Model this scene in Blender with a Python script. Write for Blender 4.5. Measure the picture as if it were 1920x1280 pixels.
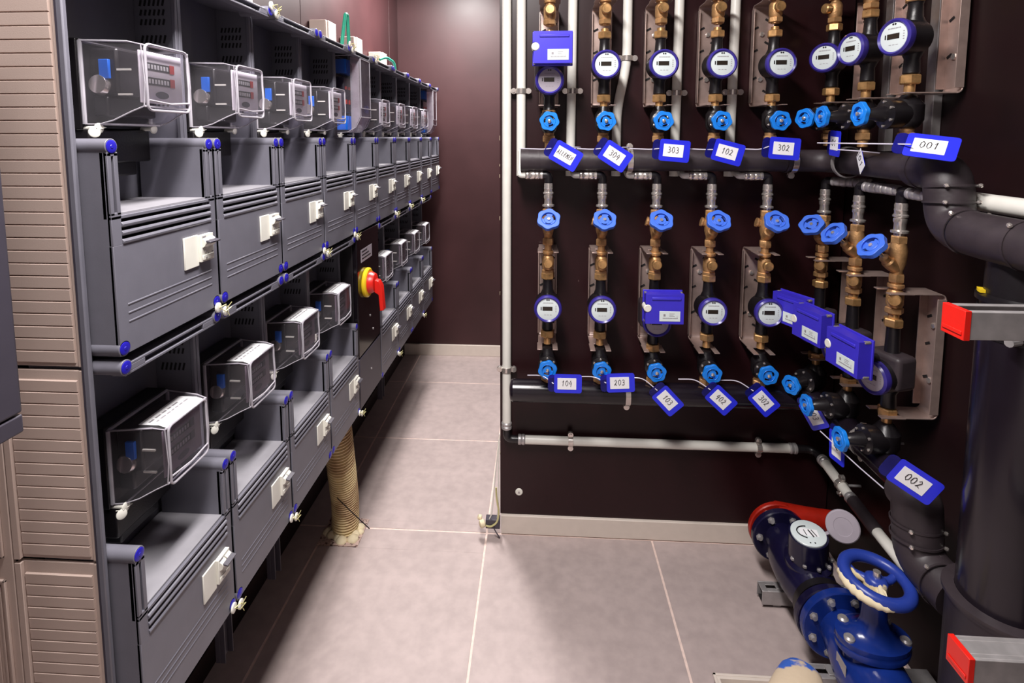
import bpy, math, random
from mathutils import Matrix, Vector
random.seed(7)
for o in list(bpy.data.objects): bpy.data.objects.remove(o)
SC = bpy.context.scene
COL = SC.collection
R = math.radians

# ---------------------------------------------------------------- camera, world, lights
cd = bpy.data.cameras.new('camera'); cam = bpy.data.objects.new('camera', cd); COL.objects.link(cam)
cam.location = (0, 0, 1.463)
cam.rotation_euler = (R(90 - 5.384), 0, R(3.3915))
cd.sensor_width = 36; cd.lens = 18.9
cd.shift_x = 10 / 1920; cd.shift_y = -289 / 1920
cd.clip_start = 0.02
SC.camera = cam

W = bpy.data.worlds.new('world'); SC.world = W; W.use_nodes = True
W.node_tree.nodes['Background'].inputs[0].default_value = (0.8, 0.75, 0.8, 1)
W.node_tree.nodes['Background'].inputs[1].default_value = 0.05

def area(name, loc, sx, sy, power, color=(1, .95, .93), rot=(0, 0, 0)):
    l = bpy.data.lights.new(name, 'AREA'); l.shape = 'RECTANGLE'; l.size = sx; l.size_y = sy
    l.energy = power; l.color = color
    o = bpy.data.objects.new(name, l); o.location = loc; o.rotation_euler = rot; COL.objects.link(o)
    return o
area('ceiling_light_back', (-.50, 2.72, 2.46), .26, .6, 30)
area('ceiling_light_front', (-.2, .55, 2.46), .22, 1.0, 33)
SC.view_settings.view_transform = 'Standard'; SC.view_settings.look = 'None'
SC.view_settings.gamma = 1; SC.view_settings.use_curve_mapping = False
SC.view_settings.exposure = 1.1

# ---------------------------------------------------------------- materials
def lin(c):
    out = []
    for v in c:
        v /= 255
        out.append(v / 12.92 if v <= .04045 else ((v + .055) / 1.055) ** 2.4)
    return tuple(out) + (1,)
def mat(name, rgb, rough=.5, metal=0, var=.12, scale=30, bump=0., bscale=200, coat=0, rvar=.0, spec=.5):
    m = bpy.data.materials.new(name); m.use_nodes = True
    nt = m.node_tree; b = nt.nodes['Principled BSDF']
    c = lin(rgb)
    b.inputs['Roughness'].default_value = rough; b.inputs['Metallic'].default_value = metal
    b.inputs['Coat Weight'].default_value = coat; b.inputs['Specular IOR Level'].default_value = spec
    tc = nt.nodes.new('ShaderNodeTexCoord'); n = nt.nodes.new('ShaderNodeTexNoise')
    n.inputs['Scale'].default_value = scale; n.inputs['Detail'].default_value = 4
    nt.links.new(tc.outputs['Object'], n.inputs['Vector'])
    r = nt.nodes.new('ShaderNodeValToRGB'); r.color_ramp.elements[0].position = .3; r.color_ramp.elements[1].position = .7
    r.color_ramp.elements[0].color = tuple(v * (1 - var) for v in c[:3]) + (1,)
    r.color_ramp.elements[1].color = tuple(min(1, v * (1 + var)) for v in c[:3]) + (1,)
    nt.links.new(n.outputs['Fac'], r.inputs['Fac']); nt.links.new(r.outputs['Color'], b.inputs['Base Color'])
    if rvar:
        mr = nt.nodes.new('ShaderNodeMapRange'); mr.inputs['To Min'].default_value = rough - rvar; mr.inputs['To Max'].default_value = rough + rvar
        nt.links.new(n.outputs['Fac'], mr.inputs['Value']); nt.links.new(mr.outputs['Result'], b.inputs['Roughness'])
    if bump:
        n2 = nt.nodes.new('ShaderNodeTexNoise'); n2.inputs['Scale'].default_value = bscale
        nt.links.new(tc.outputs['Object'], n2.inputs['Vector'])
        bp = nt.nodes.new('ShaderNodeBump'); bp.inputs['Strength'].default_value = bump; bp.inputs['Distance'].default_value = .002
        nt.links.new(n2.outputs['Fac'], bp.inputs['Height']); nt.links.new(bp.outputs['Normal'], b.inputs['Normal'])
    return m
def two_tone(name, rgb1, rgb2, rough, scale, lo, hi, base=None, rgrad=None, bump=0):
    """colour 1 with patches of colour 2 (paint splashes, dirt), patches from object-space noise, optionally weighted along an axis"""
    m = mat(name, rgb1, rough, var=.08, scale=scale, bump=bump, bscale=60)
    nt = m.node_tree; b = nt.nodes['Principled BSDF']
    src = b.inputs['Base Color'].links[0].from_socket
    tc = nt.nodes.new('ShaderNodeTexCoord'); n = nt.nodes.new('ShaderNodeTexNoise'); n.inputs['Scale'].default_value = scale; n.inputs['Detail'].default_value = 6
    nt.links.new(tc.outputs['Object'], n.inputs['Vector'])
    val = n.outputs['Fac']
    if rgrad:
        ax, k, off = rgrad
        sp = nt.nodes.new('ShaderNodeSeparateXYZ'); nt.links.new(tc.outputs['Object'], sp.inputs[0])
        ma = nt.nodes.new('ShaderNodeMath'); ma.operation = 'MULTIPLY_ADD'; ma.inputs[1].default_value = k; ma.inputs[2].default_value = off
        nt.links.new(sp.outputs[ax], ma.inputs[0])
        ad = nt.nodes.new('ShaderNodeMath'); ad.operation = 'ADD'
        nt.links.new(ma.outputs[0], ad.inputs[0]); nt.links.new(val, ad.inputs[1]); val = ad.outputs[0]
    r = nt.nodes.new('ShaderNodeValToRGB'); r.color_ramp.elements[0].position = lo; r.color_ramp.elements[1].position = hi
    nt.links.new(val, r.inputs['Fac'])
    mx = nt.nodes.new('ShaderNodeMixRGB'); nt.links.new(r.outputs['Color'], mx.inputs['Fac'])
    nt.links.new(src, mx.inputs['Color1']); mx.inputs['Color2'].default_value = lin(rgb2)
    nt.links.new(mx.outputs['Color'], b.inputs['Base Color'])
    return m
def clear(name, tint, amount, haze, rough=.08, hazecol=(230, 225, 235)):
    m = bpy.data.materials.new(name); m.use_nodes = True; nt = m.node_tree
    for n in list(nt.nodes): nt.nodes.remove(n)
    out = nt.nodes.new('ShaderNodeOutputMaterial')
    tr = nt.nodes.new('ShaderNodeBsdfTransparent'); tr.inputs[0].default_value = lin(tint)
    df = nt.nodes.new('ShaderNodeBsdfDiffuse'); df.inputs[0].default_value = lin(hazecol)
    gl = nt.nodes.new('ShaderNodeBsdfGlossy'); gl.inputs['Roughness'].default_value = rough
    lw = nt.nodes.new('ShaderNodeLayerWeight'); lw.inputs['Blend'].default_value = amount
    tcn = nt.nodes.new('ShaderNodeTexCoord'); nz = nt.nodes.new('ShaderNodeTexNoise'); nz.inputs['Scale'].default_value = 18
    nt.links.new(tcn.outputs['Object'], nz.inputs['Vector'])
    mr = nt.nodes.new('ShaderNodeMapRange'); mr.inputs['To Min'].default_value = haze * .4; mr.inputs['To Max'].default_value = haze * 1.6
    nt.links.new(nz.outputs['Fac'], mr.inputs['Value'])
    m1 = nt.nodes.new('ShaderNodeMixShader'); nt.links.new(mr.outputs[0], m1.inputs[0]); nt.links.new(tr.outputs[0], m1.inputs[1]); nt.links.new(df.outputs[0], m1.inputs[2])
    m2 = nt.nodes.new('ShaderNodeMixShader'); nt.links.new(lw.outputs['Fresnel'], m2.inputs[0]); nt.links.new(m1.outputs[0], m2.inputs[1]); nt.links.new(gl.outputs[0], m2.inputs[2])
    nt.links.new(m2.outputs[0], out.inputs[0])
    return m
M = dict(
    grey=mat('grey_plastic', (106, 105, 115), .42, var=.04, bump=.05, bscale=900),
    grey2=mat('grey_plastic_ledge', (142, 140, 146), .5, var=.10, scale=14),
    dgrey=mat('dark_grey_plastic', (62, 58, 68), .45, var=.05),
    hole=mat('dark_slot', (14, 9, 12), .8, var=0),
    beige=mat('beige_plastic', (190, 170, 160), .55, var=.04, scale=9, bump=.08, bscale=700),
    white=mat('white_plastic', (226, 224, 214), .4, var=.03),
    paper=mat('white_paper', (238, 238, 240), .6, var=.02),
    ink=mat('black_ink', (24, 20, 24), .6, var=0),
    faint=mat('grey_print', (140, 136, 140), .6, var=0),
    redink=mat('red_number_wheel', (210, 50, 48), .5, var=0),
    cap=mat('blue_cap', (34, 28, 165), .35, var=.08, scale=200),
    black=mat('black_plastic', (23, 20, 23), .35, var=.2, bump=.1, bscale=300),
    rubber=mat('black_insulation', (52, 44, 48), .5, var=.18, scale=20, bump=.25, bscale=60, rvar=.08),
    pvc=mat('black_pipe', (26, 20, 28), .22, var=.15, scale=12),
    gloss=mat('black_gloss', (18, 14, 18), .12, var=.1),
    brass=mat('brass', (214, 168, 112), .3, .75, var=.25, scale=60, rvar=.1),
    rbrass=mat('cast_brass', (196, 152, 104), .42, .65, var=.25, scale=60, bump=.3, bscale=350),
    chrome=mat('nickel', (222, 214, 208), .22, .8, var=.08, scale=60),
    zinc=mat('galvanised_steel', (176, 172, 172), .4, .55, var=.12, scale=40, rvar=.1),
    steel=mat('stainless_steel', (180, 158, 150), .36, .6, var=.12, scale=30, rvar=.1),
    wheel=mat('sky_blue_plastic', (28, 128, 228), .3, var=.05),
    wheel2=mat('cobalt_plastic', (66, 112, 220), .38, var=.05, bump=.1, bscale=500),
    ring=mat('violet_blue_plastic', (56, 46, 140), .3, var=.06),
    box=mat('deep_blue_plastic', (58, 48, 190), .35, var=.05),
    tag=mat('tag_blue', (40, 48, 220), .3, var=.05),
    tagclear=clear('tag_clear_end', (70, 80, 210), .25, .2, hazecol=(60, 60, 190)),
    dial=mat('dial_face', (212, 222, 222), .25, var=.02),
    ldial=mat('grey_dial_face', (166, 158, 168), .35, var=.03),
    lcd=mat('display', (92, 92, 86), .2, var=.1, scale=300),
    lcdd=mat('dark_display', (44, 38, 32), .2, var=.1, scale=300),
    wpipe=mat('white_pipe', (226, 224, 216), .35, var=.03),
    tie=mat('clear_tie', (205, 200, 215), .25, var=.05),
    clear=clear('clear_plastic', (250, 248, 252), .12, .05),
    clear2=clear('clear_plastic_hazy', (240, 236, 244), .15, .3),
    edge=clear('clear_plastic_edge', (225, 220, 235), .45, .5, .12),
    yellow=mat('yellow_plastic', (235, 200, 40), .35, var=.05),
    ywire=mat('yellow_wire', (200, 194, 140), .4, .3),
    red=mat('red_plastic', (215, 32, 22), .35, var=.05),
    redp=mat('red_paint', (158, 28, 14), .35, var=.15, bump=.1, bscale=120),
    fuse=mat('bright_blue_plastic', (24, 104, 215), .35, var=.05),
    navy=mat('navy_paint', (20, 17, 46), .22, var=.15, scale=20),
    bluep=mat('blue_paint', (20, 44, 118), .2, var=.15, scale=25, bump=.15, bscale=60),
    teal=mat('teal_wire', (50, 160, 130), .4),
    panel=mat('brown_film_board', (37, 15, 18), .36, spec=.3, var=.22, scale=5, rvar=.07, bump=.04, bscale=40),
    wallb=mat('brown_wall_board', (58, 32, 34), .46, spec=.4, var=.2, scale=3, rvar=.08, bump=.04, bscale=30),
    skirt=mat('cream_skirting', (215, 203, 192), .45, var=.03),
    grout=mat('grout', (226, 202, 192), .8, var=.1, scale=60),
    ceil=mat('ceiling_paint', (205, 200, 198), .8),
    rwall=mat('dark_brown_wall', (26, 9, 11), .5, spec=.3, var=.25, scale=6),
    mortar=two_tone('rough_mortar', (196, 170, 160), (90, 66, 62), .85, 70, .5, .6, bump=.6),
    conduit=two_tone('ribbed_conduit', (228, 208, 160), (180, 150, 112), .6, 9, .45, .6),
    wheelp=two_tone('blue_paint_with_plaster', (38, 60, 148), (222, 205, 160), .35, 17, .60, .63, rgrad=(2, -7, -.02), bump=.3),
    lever=two_tone('blue_lever_with_plaster', (54, 98, 190), (205, 186, 160), .6, 30, .45, .55, rgrad=(1, -10, .12), bump=.4),
    dust=mat('cream_foam', (228, 214, 180), .8, var=.1, scale=40),
)
def tile_mat():
    m = mat('floor_tile', (176, 161, 158), .55, var=.06, scale=7, bump=.06, bscale=120)
    nt = m.node_tree; b = nt.nodes['Principled BSDF']; src = b.inputs['Base Color'].links[0].from_socket
    tc = nt.nodes.new('ShaderNodeTexCoord'); n = nt.nodes.new('ShaderNodeTexNoise'); n.inputs['Scale'].default_value = 26; n.inputs['Detail'].default_value = 9
    nt.links.new(tc.outputs['Object'], n.inputs['Vector'])
    r = nt.nodes.new('ShaderNodeValToRGB'); r.color_ramp.elements[0].color = (.93, .92, .92, 1); r.color_ramp.elements[1].color = (1.06, 1.05, 1.05, 1)
    r.color_ramp.elements[0].position = .35; r.color_ramp.elements[1].position = .65
    nt.links.new(n.outputs['Fac'], r.inputs['Fac'])
    mx = nt.nodes.new('ShaderNodeMixRGB'); mx.blend_type = 'MULTIPLY'; mx.inputs['Fac'].default_value = 1
    nt.links.new(src, mx.inputs['Color1']); nt.links.new(r.outputs['Color'], mx.inputs['Color2']); nt.links.new(mx.outputs['Color'], b.inputs['Base Color'])
    return m
M['tile'] = tile_mat()
M['panel'] = two_tone('brown_film_board', (37, 15, 18), (120, 100, 98), .36, 38, .73, .80)
M['panel'].node_tree.nodes['Principled BSDF'].inputs['Specular IOR Level'].default_value = .3
M['mface'] = mat('meter_face', (232, 226, 234), .5, var=.03)
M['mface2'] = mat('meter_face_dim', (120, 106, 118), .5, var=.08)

# ---------------------------------------------------------------- mesh builder
TINY = {'corner_screw', 'cover_screw', 'toggle_drum', 'bonnet_bolts', 'seal_button', 'cable_gland', 'white_cable', 'panel_screw', 'sensor_dot', 'cover_edge', 'window_frame', 'foot', 'batten', 'bracket_bolt', 'seal_wire', 'seal_disc'}
class G:
    def __init__(s): s.v = []; s.f = []; s.m = Matrix(); s.mi = []; s.cur = 0
    def add(s, vs, fs):
        k = len(s.v); s.v += [tuple(s.m @ Vector(p)) for p in vs]
        s.f += [tuple(i + k for i in f) for f in fs]; s.mi += [s.cur] * len(fs); return s
    def box(s, x0, x1, y0, y1, z0, z1):
        return s.add([(x, y, z) for x in (x0, x1) for y in (y0, y1) for z in (z0, z1)],
                     [(0, 1, 3, 2), (4, 6, 7, 5), (0, 4, 5, 1), (2, 3, 7, 6), (0, 2, 6, 4), (1, 5, 7, 3)])
    def cyl(s, p0, p1, r0, r1=None, n=20, ph=0):
        r1 = r0 if r1 is None else r1
        p0 = Vector(p0); p1 = Vector(p1); d = (p1 - p0).normalized()
        a = d.orthogonal().normalized() if abs(d.z) < .99 else Vector((1, 0, 0)); b = d.cross(a)
        vs = []
        for p, r in ((p0, r0), (p1, r1)):
            for i in range(n):
                t = 2 * math.pi * i / n + ph; vs.append(p + a * math.cos(t) * r + b * math.sin(t) * r)
        fs = [(i, (i + 1) % n, n + (i + 1) % n, n + i) for i in range(n)] + [tuple(range(n - 1, -1, -1)), tuple(range(n, 2 * n))]
        return s.add(vs, fs)
    def lathe(s, prof, p0=(0, 0, 0), ax=(0, 0, 1), n=24, closed=False, ph=0):
        """prof: list of (radius, height along axis)"""
        p0 = Vector(p0); d = Vector(ax).normalized(); a = d.orthogonal().normalized() if abs(d.z) < .99 else Vector((1, 0, 0)); b = d.cross(a)
        vs = []
        for r, h in prof:
            for i in range(n):
                t = 2 * math.pi * i / n + ph; vs.append(p0 + d * h + (a * math.cos(t) + b * math.sin(t)) * r)
        m = len(prof); fs = []
        for j in range(m if closed else m - 1):
            j2 = (j + 1) % m
            for i in range(n): fs.append((j * n + i, j * n + (i + 1) % n, j2 * n + (i + 1) % n, j2 * n + i))
        if not closed:
            fs.append(tuple(range(n - 1, -1, -1))); fs.append(tuple(range((m - 1) * n, m * n)))
        return s.add(vs, fs)
    def tube(s, pts, r, n=12, caps=True):
        pts = [Vector(p) for p in pts]; rs = r if isinstance(r, (list, tuple)) else [r] * len(pts)
        t0 = (pts[1] - pts[0]).normalized(); a = t0.orthogonal().normalized(); vs = []
        for i, p in enumerate(pts):
            t = (pts[min(i + 1, len(pts) - 1)] - pts[max(i - 1, 0)]).normalized()
            a = (a - t * a.dot(t)).normalized(); b = t.cross(a)
            for k in range(n):
                q = 2 * math.pi * k / n; vs.append(p + (a * math.cos(q) + b * math.sin(q)) * rs[i])
        m = len(pts); fs = []
        for j in range(m - 1):
            for k in range(n): fs.append((j * n + k, j * n + (k + 1) % n, (j + 1) * n + (k + 1) % n, (j + 1) * n + k))
        if caps: fs.append(tuple(range(n - 1, -1, -1))); fs.append(tuple(range((m - 1) * n, m * n)))
        return s.add(vs, fs)
    def prism(s, poly, h0, h1, ax='y'):
        """poly of (a,b): ax y -> (a,h,b); ax x -> (h,a,b); ax z -> (a,b,h)"""
        f = {'y': lambda a, b, h: (a, h, b), 'x': lambda a, b, h: (h, a, b), 'z': lambda a, b, h: (a, b, h)}[ax]
        n = len(poly)
        vs = [f(a, b, h0) for a, b in poly] + [f(a, b, h1) for a, b in poly]
        return s.add(vs, [(i, (i + 1) % n, n + (i + 1) % n, n + i) for i in range(n)] + [tuple(range(n - 1, -1, -1)), tuple(range(n, 2 * n))])
    def polar(s, rin, rout, a0, a1, n, h0, h1):
        """ring sector in the x-z plane, thickness along y"""
        vs = []
        for i in range(n + 1):
            t = a0 + (a1 - a0) * i / n; c, q = math.cos(t), math.sin(t); ro = rout(t) if callable(rout) else rout
            for r in (rin, ro):
                for h in (h0, h1): vs.append((c * r, h, q * r))
        fs = []
        for i in range(n):
            k = 4 * i; fs += [(k, k + 4, k + 6, k + 2), (k + 1, k + 3, k + 7, k + 5), (k + 2, k + 6, k + 7, k + 3), (k, k + 1, k + 5, k + 4)]
        if abs(a1 - a0) < 6.28: fs += [(0, 2, 3, 1), (4 * n, 4 * n + 1, 4 * n + 3, 4 * n + 2)]
        return s.add(vs, fs)
    def build(s, name, m, parent=None, bevel=0, ang=35, seg=2):
        me = bpy.data.meshes.new(name); me.from_pydata(s.v, [], s.f)
        ms = m if isinstance(m, (list, tuple)) else [m]
        for x in ms: me.materials.append(M[x] if isinstance(x, str) else x)
        if len(ms) > 1: me.polygons.foreach_set('material_index', s.mi)
        import bmesh
        bm = bmesh.new(); bm.from_mesh(me); bmesh.ops.recalc_face_normals(bm, faces=bm.faces); bm.to_mesh(me); bm.free()
        me.shade_smooth() if hasattr(me, 'shade_smooth') else me.polygons.foreach_set('use_smooth', [True] * len(me.polygons))
        me.set_sharp_from_angle(angle=R(ang))
        o = bpy.data.objects.new(name, me); COL.objects.link(o)
        if parent: o.parent = parent
        if name in TINY: o['kind'] = 'stuff'
        if bevel:
            b = o.modifiers.new('bevel', 'BEVEL'); b.width = bevel; b.segments = seg; b.limit_method = 'ANGLE'; b.angle_limit = R(40)
        return o
def thing(name, label, cat, loc=(0, 0, 0), rz=0, group=None):
    o = bpy.data.objects.new(name, None); COL.objects.link(o); o.empty_display_size = .02
    o.location = loc; o.rotation_euler = (0, 0, rz); return tag(o, label, cat, group)
def tag(o, label, cat, group=None):
    o['label'] = label; o['category'] = cat
    if group: o['group'] = group
    elif 'group' in o: del o['group']
    return o
def struct(name, g, m, parent=None, bevel=0):
    o = g.build(name, m, parent, bevel)
    if not parent: o['kind'] = 'structure'
    return o
def copy_tree(o, parent=None):
    c = o.copy(); COL.objects.link(c)
    if parent: c.parent = parent
    for ch in o.children: copy_tree(ch, c)
    return c
def fillet(pts, r, n=6):
    pts = [Vector(p) for p in pts]; out = [pts[0]]
    for i in range(1, len(pts) - 1):
        a, p, b = pts[i - 1], pts[i], pts[i + 1]
        u = (a - p).normalized(); w = (b - p).normalized(); rr = min(r, (a - p).length * .49, (b - p).length * .49)
        p0 = p + u * rr; p1 = p + w * rr
        for k in range(n + 1):
            t = k / n; out.append(p0 * (1 - t) ** 2 + p * 2 * t * (1 - t) + p1 * t ** 2)
    out.append(pts[-1]); return out
def hexnut(g, z0, z1, r, x=0, y=0, ph=.3):
    c = (z1 - z0) * .12
    g.lathe([(r * .9, z0), (r, z0 + c), (r, z1 - c), (r * .9, z1)], (x, y, 0), (0, 0, 1), n=6, ph=ph)
ORD = ['first', 'second', 'third', 'fourth', 'fifth', 'sixth', 'seventh', 'eighth', 'ninth', 'tenth']

# ---------------------------------------------------------------- room shell
XL, XR, YF, YB, ZC, PY = -.905, 1.035, 3.47, -1.3, 2.5, 1.885
g = G(); g.box(XL - .1, 2.1, YB - .1, YF + .1, -.06, -.0012); fl = struct('floor', g, 'grout')
xs = [-.787 + .603 * i for i in range(-1, 6)]; ys = [1.857 + .603 * i for i in range(-6, 4)]
g0 = .0036
def tile(x0, x1, y0, y1):
    x0 = max(x0 + g0, XL + .001); x1 = min(x1 - g0, 2.0); y0 = max(y0 + g0, YB + .001); y1 = min(y1 - g0, YF - .001)
    if x1 - x0 < .01 or y1 - y0 < .01: return
    q = G(); q.box(x0, x1, y0, y1, -.0012, 0); q.build('floor_tile', 'tile', fl, bevel=.0005, seg=1)
HX0, HX1, HY0, HY1 = -.79, -.64, 1.76, 1.90
for i in range(len(xs) - 1):
    for j in range(len(ys) - 1):
        x0, x1, y0, y1 = xs[i], xs[i + 1], ys[j], ys[j + 1]
        if x0 < HX1 - .01 and x1 > HX0 + .01 and y0 < HY1 and y1 > HY0:      # tiles cut out around the conduit
            if y0 < HY0:
                tile(x0, x1, y0, HY0 + g0); tile(HX1 - g0, x1, HY0 - g0, y1)
            else:
                tile(x0, x1, HY1 - g0, y1); tile(HX1 - g0, x1, y0, HY1 + g0)
        else: tile(x0, x1, y0, y1)
g = G(); g.box(XL - .1, 2.1, YB - .1, YF + .1, ZC, ZC + .08); struct('ceiling', g, 'ceil')
g = G()
for y0, y1 in ((YB, .81), (.815, 2.04), (2.045, 3.269), (3.274, YF)): g.box(XL - .02, XL, y0, y1, 0, ZC)
wl = struct('wall_left', g, 'wallb', bevel=.001)
g = G(); g.box(XL - .08, XL - .02, YB, YF, 0, ZC); struct('wall_left_backing', g, 'rwall')
g = G(); g.box(XL, 2.0, YF, YF + .05, 0, ZC); struct('wall_back', g, 'wallb')
g = G(); g.box(XR, XR + .08, YB, PY, 0, ZC); struct('wall_right', g, 'rwall')
g = G(); g.box(XL, 2.0, YB - .05, YB, 0, ZC); struct('wall_front', g, 'ceil')
g = G(); g.box(-.128, XR + .6, PY, PY + .09, 0, ZC); struct('wall_partition', g, 'rwall')
g = G(); g.box(XL, XL + .01, YF - .012, YF, 0, .078)
g = G(); g.box(XL + .001, 2.0, YF - .014, YF, 0, .075); struct('baseboard_back', g, 'skirt', bevel=.002)
g = G(); g.box(-.1305, 1.03, 1.855, 1.865, .002, .073); g.box(-.1305, 1.03, 1.865, PY, .002, .073); struct('baseboard_partition', g, 'skirt', bevel=.002)
g = G(); g.box(XL, XL + .012, YB, YF - .015, 0, .07); struct('baseboard_left', g, 'rwall', bevel=.002)
# film-faced mounting board on the partition
bd = thing('mounting_board', 'dark brown film-faced board carrying the water meters', 'board', (0, 0, 0))
g = G(); g.box(-.134, 1.03, 1.865, PY, .0745, 2.35); g.build('panel', 'panel', bd, bevel=.001)
g = G()
for z in (.3, .62, .9, 1.17, 1.32, 1.36, 1.45, 1.95):
    g.box(-.1352, -.134, 1.868 + random.random() * .008, 1.880, z, z + .006 + random.random() * .012)
o = g.build('chipped_edge', 'dust', bd); o['kind'] = 'stuff'
for (x, z, r) in ((-.065, .162, .0135),):
    w = thing('wall_washer', 'round white washer screwed low on the left of the brown board', 'washer', (x, 1.865, z))
    g = G(); g.lathe([(r, 0), (r, .002), (r * .8, .004)], (0, 0, 0), (0, -1, 0), n=24); g.build('disc', 'white', w)
    g = G(); g.lathe([(.004, .004), (.004, .0055)], (0, 0, 0), (0, -1, 0), n=10); g.build('screw', 'zinc', w)

# ---------------------------------------------------------------- grey meter cabinets along the left wall
Y0, PITCH, ZU, ZL = .717, .2535, 1.14, .52
FX = .135                                   # front plane is local x = .135 ; back plate local x = 0 ; local y along the row
BX = -.605 - FX                             # world x of local 0
def ycap(par, x, y, z, r=.0095, m='cap'):
    g = G(); g.lathe([(r, -.002), (r, .0008), (r * .9, .0012), (r * .3, .0012), (r * .25, .0018)], (x, y, z), (1, 0, 0), n=20); return g.build('tube_cap', m, par)
TL, TR = .0125, .2395
def make_cabinet():
    t = thing('meter_cabinet', '', 'cabinet')
    g = G()
    g.box(-.006, 0, .001, .2525, .004, .618)                                   # back plate
    for y in (.001, .2485):
        g.box(0, .078, y, y + .004, .004, .618)
        g.box(.073, .08, y - (.004 if y > .1 else 0), y + (.004 if y > .1 else .008), .004, .60)     # front flange of the side
    g.box(0, .078, .005, .2485, .004, .012)
    g.build('housing', 'grey', t, bevel=.001)
    g = G()                                                                    # ventilation slots punched in both sides
    for yy in (.0046, .24785):
        for row, z in enumerate((.385, .50, .531, .548, .565)):
            for c in range(6):
                g.m = Matrix.Translation((.014 + c * .0085, yy, z)) @ Matrix.Rotation(.25, 4, 'Y')
                g.box(-.0019, .0019, 0, .0008, -.0075 if row < 2 else -.0055, .0075 if row < 2 else .0055)
    g.m = Matrix()
    o = g.build('vent_slots', 'hole', t); o['kind'] = 'stuff'
    g = G()                                                                    # roof with its front rail
    g.prism([(0, .612), (.06, .603), (.122, .594), (.122, .600), (.06, .612), (0, .618)], .005, .2485, 'y')
    g.box(.112, .132, TL, TR, .590, .594); g.box(.112, .132, TL, TR, .603, .607)
    g.box(.112, .132, TL, .055, .594, .603); g.box(.112, .132, .20, TR, .594, .603)
    for y in (TL, TR): g.cyl((.066, y, .6045), (FX, y, .6045), .0115, n=20)
    r = g.build('roof_strip', 'grey', t, bevel=.0008)
    ycap(r, FX, TL, .6045); ycap(r, FX, TR, .6045)
    g = G()                                                                    # lower cover: an open tub with side cheeks and front panel
    for y, s in ((TL, 1), (TR, -1)):
        for z in (.309, .0135): g.cyl((.01, y, z), (FX, y, z), .0115, n=20)
        ya, yb = (y - .0085, y - .0055) if s > 0 else (y + .0055, y + .0085)
        g.box(.008, FX - .002, ya, yb, .02, .309)
        y1 = y + s * .0105; lo, hi = min(y - s * .0085, y1), max(y - s * .0085, y1)
        g.box(FX - .006, FX, lo, hi, .295, .301)
        g.box(FX - .006, FX, lo, hi, .205, .214)
        w = (hi - lo)
        g.box(FX - .006, FX, lo, lo + w * .38, .21, .30); g.box(FX - .006, FX, hi - w * .38, hi, .21, .30)
        g.box(FX - .012, FX - .006, lo, lo + .003, .205, .301); g.box(FX - .012, FX - .006, hi - .003, hi, .205, .301)
        g.box(.008, FX - .004, y1 - s * .003 if s > 0 else y1, y1 if s > 0 else y1 - s * .003, .19, .309)
    ya, yb = .004, .248
    g.box(FX - .006, FX, ya, yb, .204, .209)
    for k in range(3):                                                         # three louvre gaps with ribs between
        zt = .2035 - k * .0125
        if k < 3: g.cyl((FX - .002, ya + .018, zt - .0085), (FX - .002, yb - .014, zt - .0085), .0042, n=10)
    g.box(FX - .006, FX, ya, ya + .018, .166, .209); g.box(FX - .006, FX, yb - .014, yb, .166, .209)
    g.box(FX - .0065, FX, ya, yb, .004, .1665)
    for z in (.05, .063, .076): g.cyl((FX - .0012, ya + .02, z), (FX - .0012, yb - .02, z), .0022, n=8)
    g.box(.01, FX - .004, ya, yb, .004, .008)
    c = g.build('cover', 'grey', t, bevel=.0007)
    g = G(); g.box(FX - .016, FX - .012, .012, .242, .16, .206); g.build('louvre_backing', 'hole', c)
    g = G(); g.box(.004, FX - .006, .020, .232, .209, .212); g.build('ledge', 'grey2', c)
    for (y, z) in ((TL, .309), (TR, .309), (TL, .0135), (TR, .0135)): ycap(c, FX, y, z)
    return t
# clear electricity meter
def cover_shell(h, tall=False):
    """outline in (x,z), swept along y; back at x=.04, front at x=.128"""
    if tall: prof = [(.045, 0), (.045, h), (.110, h), (.130, h - .006), (.130, .055), (.112, .02), (.085, .004)]
    else: prof = [(.045, 0), (.045, h), (.112, h), (.130, h - .004), (.133, h * .5), (.130, .028), (.112, .020), (.085, .006), (.065, 0)]
    return prof
def sweep_open(g, prof, ys):
    """side walls at ys[0], ys[1] tapering to the front; open at the back"""
    n = len(prof); xb = prof[0][0]
    vs = []
    for k, y in enumerate(ys):
        for (x, z) in prof:
            t = (x - xb) / .09; ins = .004 + .016 * max(0, t); vs.append((x, y + (ins if k == 0 else -ins), z))
    fs = [(i, (i + 1) % n, n + (i + 1) % n, n + i) for i in range(1, n)]
    fs += [tuple(range(n - 1, -1, -1)), tuple(range(n, 2 * n))]
    g.add(vs, fs); return vs, n
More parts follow.
